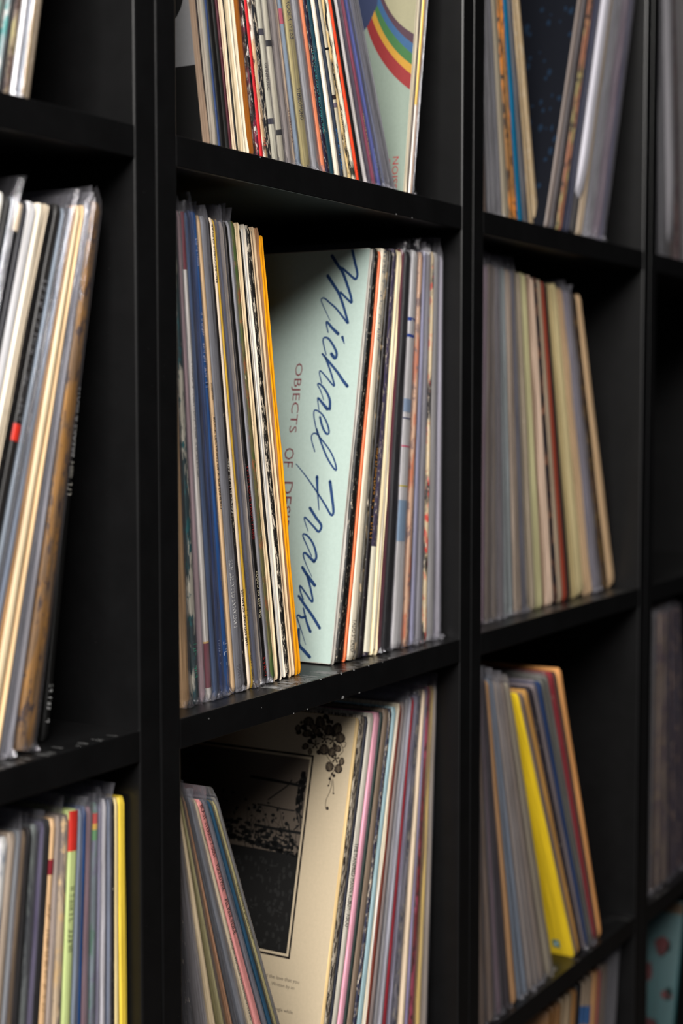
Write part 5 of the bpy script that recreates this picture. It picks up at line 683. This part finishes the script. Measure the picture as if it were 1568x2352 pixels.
def open_jacket(t0, t1, h, rnd, flat):
    """two boards that gape at the front and meet at the back"""
    parts = []
    ph = rnd.uniform(0, 6.28)
    for side in (0, 1):
        rows = []
        for z in zrows(h):
            t = t0 + (t1 - t0) * z / h
            b = min(.10, t * .26)
            dy = (.05 * math.sin(z * .5 + ph + side) + .03 * math.sin(z * 1.7 + ph)) * (0 if flat and side == 0 else 1)
            e = min(z, h - z); back = .10 * max(0, 1 - e / .3) ** 2
            xa, xb = (0, b) if side == 0 else (t - b, t)
            y0 = dy + back + (0 if side == 0 else rnd.uniform(-.03, .1) * .3)
            rows.append([(xa, y0 + .02, z), ((xa + xb) / 2, y0, z), (xb, y0 + .02, z), (xb, JD, z), (xa, JD, z)])
        parts.append(loft(rows))
    parts.append(box_vf(min(.10, t0 * .26), t0 - min(.10, t0 * .26), JD - .25, JD - .02, .05, h - .05))
    return join_vf(parts)

def text_mesh(s):
    cu = bpy.data.curves.new('lettering', 'FONT'); cu.body = s; cu.resolution_u = 2
    o = bpy.data.objects.new('lettering', cu); col.objects.link(o)
    dg = bpy.context.evaluated_depsgraph_get()
    me = bpy.data.meshes.new_from_object(o.evaluated_get(dg))
    bpy.data.objects.remove(o); bpy.data.curves.remove(cu)
    return me
_texts = {}
def text_vf(s):
    if s not in _texts:
        me = text_mesh(s)
        V = [tuple(v.co) for v in me.vertices]; F = [tuple(p.vertices) for p in me.polygons]
        bpy.data.meshes.remove(me)
        xs = [v[0] for v in V]; ys = [v[1] for v in V]
        _texts[s] = (V, F, min(xs), max(xs), min(ys), max(ys))
    return _texts[s]

def marks_vf(n, rnd):
    """rows of small type too worn to read: broken strokes"""
    P = []
    for i in range(n):
        if rnd.random() < .14: continue
        x = i * .8
        for _ in range(rnd.choice((2, 3, 3))):
            if rnd.random() < .55:
                xx = x + rnd.choice((0, .42)); y0 = rnd.choice((0, .1)); y1 = rnd.choice((.6, 1, 1))
                P.append(((xx, y0), (xx + .14, y1)))
            else:
                yy = rnd.choice((0, .43, .86)); P.append(((x, yy), (x + .5, yy + .14)))
    V, F = [], []
    for (a, b), (c, d) in P:
        o = len(V); V += [(a, b, 0), (c, b, 0), (c, d, 0), (a, d, 0)]; F.append((o, o + 1, o + 2, o + 3))
    return V, F, 0, n * .8, 0, 1

def spine_text(rec, parent, x_off, t0, t1, h, y, rnd):
    for s, za, zb, dr, c, fr in rec.get('tx', []):
        za, zb = min(h - .2, max(za, .3)), min(h - .2, max(zb, .3))
        ln = abs(za - zb)
        if ln < .3: continue
        zm = (za + zb) / 2
        t = t0 + (t1 - t0) * zm / h
        cap = fr * t
        if s == 'marks':
            V, F, x0, x1, y0, y1 = marks_vf(max(4, int(ln / (cap * .8))), rnd)
        else:
            V, F, x0, x1, y0, y1 = text_vf(s)
        out = []
        for vx, vy, _ in V:
            a = (vx - x0) / (x1 - x0); b = (vy - y0) / (y1 - y0) - .5
            if dr == 'D':
                z = max(za, zb) - a * ln; xo = b * cap
            else:
                z = min(za, zb) + a * ln; xo = -b * cap
            tc = (t0 + (t1 - t0) * z / h) / 2
            out.append((x_off + tc + xo, y - .03 + .3 * abs(b) ** 2 * cap, z))
        mesh_obj('lettering', out, F, ink(c), parent)

def sleeve(rec, parent, t0, t1, h, rnd):
    """loose polythene outer sleeve: taller than the jacket, closed to a seam in front, crumpled at the foot"""
    top = h + rnd.uniform(.55, 1.25)
    fin = rnd.choice((.04, .06, .12))
    ph = [rnd.uniform(0, 6.28) for _ in range(4)]
    side = rnd.choice((.25, .5, .8))
    rows = []
    zs = [.03, .12, .25, .45, .7, 1.0, 1.5, 2.5, 4, 6, 8, 10, 12, 14, 16, 18, 20, 22, 24, 26, 28, 30, 31, 31.6, top]
    flare = rnd.choice((0, 0, .25, .4)); foot = rnd.choice((0, .6, 1, 1.6))
    for z in zs:
        t = t0 + (t1 - t0) * min(z, h) / h
        k = max(0, 1 - z / 1.5) ** .7
        ju = lambda a: rnd.uniform(-a, a) * k * 1.5
        w = .03 * math.sin(z * .8 + ph[0]) + .02 * math.sin(z * 2.3 + ph[1])
        up = max(0, (z - h) / max(.3, top - h))
        nar = .5 * up * t if z > h else 0
        y0 = -.03 + ju(.05) + .15 * up - .22 * foot * max(0, 1 - z / .5)
        rows.append([(nar, JD + .3, z), (nar, 1.0, z), (max(0.003, nar * .8 + .01 + ju(.04)), .12 + y0, z),
                     (t * side * .8 + ju(.12), -.04 + y0 + w * .4 - fin * .35, z),
                     (t * side + ju(.14) + .02 * math.sin(z * 1.1 + ph[2]), y0 - fin + w - flare * up, z + ju(.03) * (z > .2)),
                     (min(t - .004, t * side + .03 + ju(.1)), -.04 + y0 + w * .4 - fin * .3, z),
                     (min(t - .003, t - nar * .8 - .01 - abs(ju(.05))), .10 + y0, z), (t - nar, 1.0, z), (t - nar, JD + .3, z)])
    V, F = loft(rows, cap=False, closed=False)
    # crumpled fold where the film gathers at the foot
    nf = 6; o_ = len(V)
    for i in range(nf):
        fx = i / (nf - 1)
        V.append((t0 * fx, .10 - .1 * math.sin(3.14 * fx), .04))
        V.append((t0 * min(1, max(0, fx + rnd.uniform(-.12, .12))), rnd.uniform(-.34, -.04), rnd.uniform(.05, .22)))
        V.append((t0 * min(1, max(0, fx + rnd.uniform(-.1, .1))), rnd.uniform(-.22, -.02), rnd.uniform(.25, .6)))
    for i in range(nf - 1):
        a = o_ + 3 * i
        F += [(a, a + 1, a + 4), (a, a + 4, a + 3), (a + 1, a + 2, a + 5), (a + 1, a + 5, a + 4)]
    o = mesh_obj('plastic_sleeve', V, F, SLEEVE, parent, 38)
    o['haze'] = float(rec['p'])
    return o

def band(parent, x_off, y_off, t0, t1, h, za, zb, c, rnd_seed):
    za, zb = max(.05, za), min(h - .02, zb)
    if zb <= za: return
    n = max(2, int((zb - za) / 2) + 1)
    zs = [za + (zb - za) * i / (n - 1) for i in range(n)]
    rows = spine_rows(t0, t1, h, random.Random(rnd_seed), x_off, y_off, zs=zs, grow=.012)
    V, F = loft(rows, cap=False, closed=False)
    mesh_obj('spine_band', V, F, ink(c), parent, 40)

def build_record(g, rec, idx):
    rnd = random.Random(idx * 13 + 5)
    t0, t1, h, th = rec['t'], rec['t1'], rec['h'], rec['a']
    lift = max(0, t0 * math.sin(th)) + .01
    root = bpy.data.objects.new('record', None); col.objects.link(root)
    root.location = (rec['x'] * CM, rec['y'] * CM, (g['z'] + ZOFF + lift) * CM)
    root.rotation_euler = (0, th, 0)
    tag(root, rec['lab'], 'record', 'records filed upright in the bookcases')
    xo, yo, a0, a1 = 0, 0, t0, t1
    if 'p' in rec:
        m = min(.06, t0 * .14); xo = m; a0, a1 = t0 - 2 * m, max(.06, t1 - 2 * m); yo = .05
    if rec['k'] == 'O':
        V, F = open_jacket(a0, a1, h, rnd, 'id' in rec)
        j = mesh_obj('jacket', V, F, JACKET, root, 40)
        b = min(.10, a0 * .26)
        gap0, gap1 = a0 - 2 * b, max(.03, a1 - 2 * min(.10, a1 * .26))
        cuts = ((.10, .42), (.52, .90)) if gap0 > .12 else ((.22, .78),)
        for ca, cb in cuts:
            rows = []
            yi = .03 + rnd.random() * .3; zf = rnd.uniform(.1, .5) if rnd.random() < .7 else rnd.uniform(.5, 1.6)
            for z in (zf, zf + .25, 8, 16, 24, h - .5, h - .3):
                gp = gap0 + (gap1 - gap0) * z / h
                wv = .04 * math.sin(z * .6 + yi * 20)
                rows.append([(b + gp * ca, yi + wv, z), (b + gp * cb, yi + .03 + wv, z), (b + gp * cb, JD - .4, z), (b + gp * ca, JD - .4, z)])
            V, F = loft(rows)
            mesh_obj('inner_sleeve', V, F, rnd.choice((PAPER, LINER, LINER, KRAFT)), root)
    else:
        seed = rnd.randint(0, 9999)
        V, F = loft(spine_rows(a0, a1, h, random.Random(seed), xo, yo))
        j = mesh_obj('jacket', V, F, JACKET, root, 50)
        for za, zb, c in rec.get('bd', []):
            band(j, xo, yo, a0, a1, h, za, zb, c, seed)
    if rec['k'] == 'O':
        for za, zb, c in rec.get('bd', []):
            V, F = box_vf(-.01, a0 + .01, -.07, .3, za, zb); mesh_obj('spine_band', V, F, ink(c), j)
    j.color = tuple(rec['c']) + (1,)
    j['wear'] = float(rec.get('w', .05))
    j['patterned'] = 1.0 if 'm' in rec else 0.0
    mm = rec.get('m', [rec['c'], rec['c']])
    j['tone_a'] = [float(v) for v in mm[0]]
    j['tone_b'] = [float(v) for v in mm[1]]
    spine_text(rec, j, xo, a0, a1, h, yo, rnd)
    if 'p' in rec:
        sleeve(rec, root, t0, t1, h, rnd)
    return root, j

NAMED = {}
_i = 0
for g in DATA['G']:
    for rec in g['recs']:
        _i += 1
        o, j = build_record(g, rec, _i)
        if 'id' in rec:
            NAMED[rec['id']] = (o, j, rec)

# ------------------------------------------------------------------ printing on the covers that face left (s = depth from the front edge, h = height, cm)
def sheet(name, root, pts, c, x=-.012, thick=.008, mat=None):
    n = len(pts)
    V = [(x, s, h) for s, h in pts] + [(x + thick, s, h) for s, h in pts]
    F = [tuple(range(n)), tuple(range(n, 2 * n))] + [(i, (i + 1) % n, n + (i + 1) % n, n + i) for i in range(n)]
    return mesh_obj(name, V, F, mat or ink(c), root)

def smooth_pts(P, k=6):
    if len(P) < 3: return P
    out = []
    Q = [P[0]] + P + [P[-1]]
    for i in range(1, len(Q) - 2):
        p0, p1, p2, p3 = Q[i - 1], Q[i], Q[i + 1], Q[i + 2]
        for j in range(k):
            t = j / k
            out.append(tuple(.5 * (2 * p1[d] + (p2[d] - p0[d]) * t + (2 * p0[d] - 5 * p1[d] + 4 * p2[d] - p3[d]) * t * t + (3 * p1[d] - p0[d] - 3 * p2[d] + p3[d]) * t ** 3) for d in (0, 1)))
    out.append(tuple(P[-1]))
    return out

def ribbon_vf(P, w0, w1, x, k=6):
    P = smooth_pts([tuple(p) for p in P], k)
    n = len(P); V = []; F = []
    for i, p in enumerate(P):
        a = P[max(0, i - 1)]; b = P[min(n - 1, i + 1)]
        dx, dy = b[0] - a[0], b[1] - a[1]; l = math.hypot(dx, dy) or 1
        w = (w0 + (w1 - w0) * i / (n - 1)) / 2
        V += [(x, p[0] - dy / l * w, p[1] + dx / l * w), (x, p[0] + dy / l * w, p[1] - dx / l * w)]
        if i: F.append((2 * i - 2, 2 * i - 1, 2 * i + 1, 2 * i))
    # round the two ends
    for i, w in ((0, w0), (n - 1, w1)):
        o = len(V); m = 8
        V += [(x, P[i][0] + w / 2 * math.cos(2 * math.pi * q / m), P[i][1] + w / 2 * math.sin(2 * math.pi * q / m)) for q in range(m)]
        F.append(tuple(range(o, o + m)))
    return V, F

def cover_text(root, s, org, dirv, upv, length, cap, c, x=-.016, squash=True):
    V, F, x0, x1, y0, y1 = text_vf(s)
    kx = length / (x1 - x0); ky = cap / (y1 - y0) if squash else kx
    out = []
    for vx, vy, _ in V:
        a, b = (vx - x0) * kx, (vy - (y0 if squash else 0)) * ky
        out.append((x, org[0] + dirv[0] * a + upv[0] * b, org[1] + dirv[1] * a + upv[1] * b))
    mesh_obj('lettering', out, F, ink(c), root)

D = DATA['D']
# mint cover
root, j, rec = NAMED['mint']; H = rec['h']
j.color = (.60, .57, .53, 1)
sheet('cover_print', root, [(.03, .04), (JD, .04), (JD, H - .04), (.03, H - .04)], (.35, .44, .405))
parts = [ribbon_vf(P, max(.05, .245 * w0), max(.05, .245 * w1), -.017) for P, w0, w1 in D['mint']['strokes']]
V, F = join_vf(parts)
V = [(x, max(.05, s), min(H - .05, h)) for x, s, h in V]
mesh_obj('script_lettering', V, F, ink((.006, .035, .12)), root)
cap = D['mint']['text'][3][1][0] - D['mint']['text'][3][2][0]
for s, a, b in D['mint']['text'][:3]:
    cover_text(root, s, (a[0], a[1]), (0, -1), (-1, 0), a[1] - b[1], cap, (.16, .035, .045))
# vine cover
root, j, rec = NAMED['vine']; H = rec['h']
j.color = (.72, .52, .25, 1)
sheet('cover_print', root, [(.22, .04), (JD, .04), (JD, H - .04), (.22, H - .04)], (.47, .385, .265), x=-.010)
V0 = D['vine']; blk = (.012, .009, .008)
(sa, hb), (sb, ha) = V0['frame']; s0 = (sa + sb) / 2; s1 = 28.0
def frame_rect(name, s0, s1, h0, h1, w, c, x):
    ps = []
    for a, b, cc, d in ((s0, s1, h1 - w, h1), (s0, s1, h0, h0 + w), (s0, s0 + w, h0, h1), (s1 - w, s1, h0, h1)):
        ps.append(([(x, a, cc), (x, b, cc), (x, b, d), (x, a, d)], [(0, 1, 2, 3)]))
    V, F = join_vf(ps); mesh_obj(name, V, F, ink(c), root)
sheet('printed_picture', root, [(s0 + .34, ha + .34), (s1 - .34, ha + .34), (s1 - .34, hb - .34), (s0 + .34, hb - .34)], (.009, .0088, .0086), x=-.014)
frame_rect('printed_border', s0, s1, ha, hb, .16, blk, -.016)
hh = V0['horizon'][1]
sheet('printed_sky', root, [(s0 + .36, hh), (s1 - .36, hh + .3), (s1 - .36, hb - .36), (s0 + .36, hb - .36)], (.10, .078, .06), x=-.017, thick=.002)
parts = [ribbon_vf(P, .22 if i in (0, 4) else .11, .22 if i in (0, 4) else .11, -.019, 4) for i, P in enumerate(V0['lines'])]
rnd = random.Random(3)
lo_s = s0 + .36
def blob(cx, cy, rx, ry, n=9, x=-.0195):
    return ([(x, max(lo_s, cx + rx * (.7 + .5 * rnd.random()) * math.cos(6.283 * i / n)), cy + ry * (.7 + .5 * rnd.random()) * math.sin(6.283 * i / n)) for i in range(n)], [tuple(range(n))])
for _ in range(150):
    s_ = lo_s + rnd.random() ** 1.3 * 9; parts.append(blob(s_, hh + rnd.random() ** 2.2 * 3.4 - .1 + (s_ - lo_s) * .12, .06 + .16 * rnd.random(), .05 + .15 * rnd.random(), 6))
for _ in range(120):
    s_ = lo_s + rnd.random() * 9; parts.append(blob(s_, hh + rnd.random() ** 3 * 1.6 + (s_ - lo_s) * .1, .15 + .25 * rnd.random(), .08 + .18 * rnd.random(), 7))
for _ in range(26):
    s_ = lo_s + rnd.random() * 7; h_ = hh + rnd.random() * 1.2
    parts.append(ribbon_vf([(s_, h_), (s_ + rnd.uniform(-.5, .5), h_ + rnd.uniform(.5, 1.2)), (s_ + rnd.uniform(-1.1, 1.1), h_ + rnd.uniform(1.3, 2.6))], .07, .02, -.019, 3))
for _ in range(34): parts.append(blob(lo_s + .15 + .55 * rnd.random(), hh + 3.4 + 2.8 * rnd.random(), .08 + .14 * rnd.random(), .14 + .26 * rnd.random(), 7))
V, F = join_vf(parts)
V = [(x, max(lo_s, s), min(hb - .36, h)) for x, s, h in V]
mesh_obj('printed_branches', V, F, ink((.010, .010, .010)), root)
parts = [blob(lo_s + .3 + rnd.random() * 8, ha + .6 + rnd.random() * (hh - ha - 1.2), .05 + .16 * rnd.random(), .05 + .22 * rnd.random(), 7, x=-.018) for _ in range(170)]
V, F = join_vf(parts)
V = [(x, max(lo_s, s), max(ha + .36, min(hh, h))) for x, s, h in V]
mesh_obj('printed_grass', V, F, ink((.017, .017, .0165)), root)
parts = []; veins = []
for a, b, c, d in V0['leaves']:
    cx, cy = (a[0] + b[0]) / 2, (c[1] + d[1]) / 2; rx, ry = abs(a[0] - b[0]) / 2, abs(c[1] - d[1]) / 2
    rot = rnd.uniform(-.5, .5); n = 18; ring = []
    for i in range(n):
        q = 6.283 * i / n; px, py = rx * math.cos(q) * (1 - .18 * math.sin(q)), ry * math.sin(q)
        ring.append((-.016, cx + px * math.cos(rot) - py * math.sin(rot), cy + px * math.sin(rot) + py * math.cos(rot)))
    parts.append((ring, [tuple(range(n))]))
    if ry > .25:
        L_ = lambda u, v: (cx + u * rx * math.cos(rot) - v * ry * math.sin(rot), cy + u * rx * math.sin(rot) + v * ry * math.cos(rot))
        veins.append(ribbon_vf([L_(0, -.9), L_(0, .9)], .03, .02, -.018))
        for k in (-.6, -.3, 0, .3):
            for sg in (-1, 1): veins.append(ribbon_vf([L_(0, k), L_(sg * .75, k + .35)], .028, .016, -.018))
for a, b, c, d in V0['flowers']:
    cx, cy = (a[0] + b[0]) / 2, (c[1] + d[1]) / 2; r_ = abs(c[1] - d[1]) / 2
    for k in range(5):
        q = 6.283 * k / 5 + .3
        parts.append(ribbon_vf([(cx, cy), (cx + r_ * math.cos(q), cy + r_ * math.sin(q))], .05, .15, -.016))
parts += [ribbon_vf(P, .055, .045, -.016) for P in V0['stems']]
V, F = join_vf(parts); mesh_obj('vine_ornament', V, F, ink((.022, .016, .013)), root)
V, F = join_vf(veins); mesh_obj('leaf_veins', V, F, ink((.26, .20, .13)), root)
for s, a, b in V0['text']:
    cover_text(root, s, (a[0], a[1] - .06), (-1, 0), (0, 1), a[0] - b[0], 0, (.05, .04, .03), squash=False)
# rainbow cover
root, j, rec = NAMED['rainbow']; H = rec['h']; R0 = D['rainbow']
j.color = (.62, .55, .42, 1)
sheet('cover_print', root, [(.03, .04), (JD, .04), (JD, H - .04), (.03, H - .04)], (.19, .235, .195))
cols = [(.19, .014, .015), (.36, .19, .02), (.03, .105, .03), (.022, .072, .16), (.05, .022, .034)]
A = R0['arcs']
inner = A[5]
sheet('rainbow_sky', root, [tuple(p) for p in inner] + [(inner[-1][0], H - .1), (.04, H - .1)], (.24, .225, .14), x=-.016, thick=.003)
for k in range(5):
    a, b = A[k], A[k + 1]; n = len(a)
    V = [(-.0185, p[0], p[1]) for p in a] + [(-.0185, p[0], p[1]) for p in b]
    mesh_obj('rainbow_stripe', V, [(i, i + 1, n + i + 1, n + i) for i in range(n - 1)], ink(cols[k]), root)
cl = [tuple(p) for p in R0['cloud']]
sheet('dark_cloud', root, [(3.55, 16.2), (3.55, 15.6)] + cl + [(5.6, 13.2), (7.5, 13.6), (8.5, 15), (8.2, 18), (6, 19), (4.2, 18.2)], (.020, .030, .075), x=-.021, thick=.002)
s, a, b, c_, d_ = R0['text'][0]
cover_text(root, s, (d_[0], a[1]), (0, 1), (1, 0), b[1] - a[1], abs(c_[0] - d_[0]), (.28, .02, .025))
cover_text(root, 'O', (d_[0] + .75, 2.6), (0, 1), (1, 0), .5, abs(c_[0] - d_[0]), (.28, .02, .025))
# grey cover with black circle and block, first in the upper centre cell
root, j, rec = NAMED['disc']; H = rec['h']; Q = D['disc']
hb = (Q['block'][0][1] + Q['block'][1][1]) / 2
sheet('cover_print', root, [(.25, hb), (JD, hb), (JD, H - .05), (.25, H - .05)], (.16, .16, .165))
sheet('black_block', root, [(.25, .04), (JD, .04), (JD, hb), (.25, hb)], (.006, .006, .006))
n = 48; rr = 8.6; cx, cy = .62 + rr, 9.6
ring = [(cx + rr * math.cos(6.283 * i / n), cy + (3.6 if math.sin(6.283 * i / n) < 0 else rr) * math.sin(6.283 * i / n)) for i in range(n)]
sheet('black_circle', root, ring, (.007, .007, .007), x=-.017, thick=.003)
# yellow cover
root, j, rec = NAMED['yellow']; H = rec['h']
(sa, h1), (sb, h0) = D['yellow']['sticker']
sheet('price_sticker', root, [(sb, h0), (sa, h0), (sa, h1), (sb, h1)], (.03, .16, .17), x=-.02, thick=.006)
sheet('sticker_logo', root, [(sb + .25, h0 + .3), (sa - .2, h0 + .3), (sa - .35, h1 - .3), (sb + .3, h1 - .25)], (.7, .75, .72), x=-.024, thick=.003)

# dark blue cover behind the gap in the upper right cell
root, j, rec = NAMED['navyback']
sheet('cover_print', root, [(.2, .04), (JD, .04), (JD, rec['h'] - .04), (.2, rec['h'] - .04)], (.0022, .003, .006), x=-.010)
rn = random.Random(12)
V, F = [], []
for _ in range(130):
    s_, h_ = .4 + rn.random() * 9, 1 + rn.random() * 29; r_ = .06 + .22 * rn.random()
    o = len(V); V += [(-.013, s_ + r_ * math.cos(q) * rn.uniform(.6, 1.3), h_ + 1.6 * r_ * math.sin(q) * rn.uniform(.6, 1.3)) for q in (0, 1.05, 2.1, 3.14, 4.2, 5.2)]; F.append(tuple(range(o, o + 6)))
mesh_obj('printed_flecks', V, F, ink((.005, .014, .03)), root)

# white liner sheets slipping out of their jackets
def slipped(key, out, zlow, zcurve, mat):
    root, j, rec = NAMED[key]
    t = rec['t']; j.color = (.10, .095, .10, 1)
    rows = []
    for i in range(19):
        f = i / 18; z = zlow + (rec['h'] - .3 - zlow) * f
        curve = out * min(1, max(0, (z - zlow) / zcurve)) ** .5
        y = -curve + .05
        rows.append([(t * .12, y + .12, z), (t * .5, y, z), (t * .88, y + .12, z), (t * .88, JD - .5, z), (t * .12, JD - .5, z)])
    V, F = loft(rows)
    mesh_obj('inner_sleeve', V, F, mat, root, 50)
slipped('slip', .55, 3.2, 4.0, SLIP)
slipped('slip2', .7, 1.6, 7.0, SLIP2)

# teal jacket with red flowers at the far right, lowest row in view
def teal():
    x0 = 2 * (CELL_W + POST)
    root = bpy.data.objects.new('record', None); col.objects.link(root)
    th = math.radians(14)
    root.location = ((x0 + 9.5) * CM, 1.5 * CM, (ZOFF - 2 * PITCH + .3) * CM); root.rotation_euler = (0, th, 0)
    tag(root, 'teal record jacket with dark red flowers, its cover facing left, far right lowest cubby', 'record', 'records filed upright in the bookcases')
    V, F = loft(spine_rows(.9, .9, 31.5, random.Random(2)))
    j = mesh_obj('jacket', V, F, JACKET, root, 50); j.color = (.004, .045, .052, 1); j['wear'] = .05; j['patterned'] = 0.0; j['tone_a'] = [.01, .1, .1]; j['tone_b'] = [.01, .1, .1]
    rn = random.Random(9)
    for cx, cy, r_ in ((2.0, 26.2, 1.3), (4.6, 22.5, 1.5), (1.2, 20.5, .8), (6.5, 27.5, 1.2), (3.0, 16.5, 1.2), (9.0, 24.0, 1.5), (1.0, 14.0, .9)):
        for _ in range(5):
            ox, oy, q0 = cx + rn.uniform(-.5, .5) * r_, cy + rn.uniform(-.6, .6) * r_, rn.random() * 6
            ring = [(max(.1, ox + r_ * rn.uniform(.4, .75) * math.cos(q)), oy + r_ * rn.uniform(.4, .75) * math.sin(q)) for q in [q0 + 6.283 * i / 9 for i in range(9)]]
            sheet('printed_flower', root, ring, rn.choice(((.04, .006, .008), (.055, .008, .009), (.003, .012, .012))), x=-.015 - .0006 * rn.random())
    sheet('brown_title_strip', root, [(.05, 30.0), (30, 30.0), (30, 31.3), (.05, 31.3)], (.05, .03, .015), x=-.015)
teal()
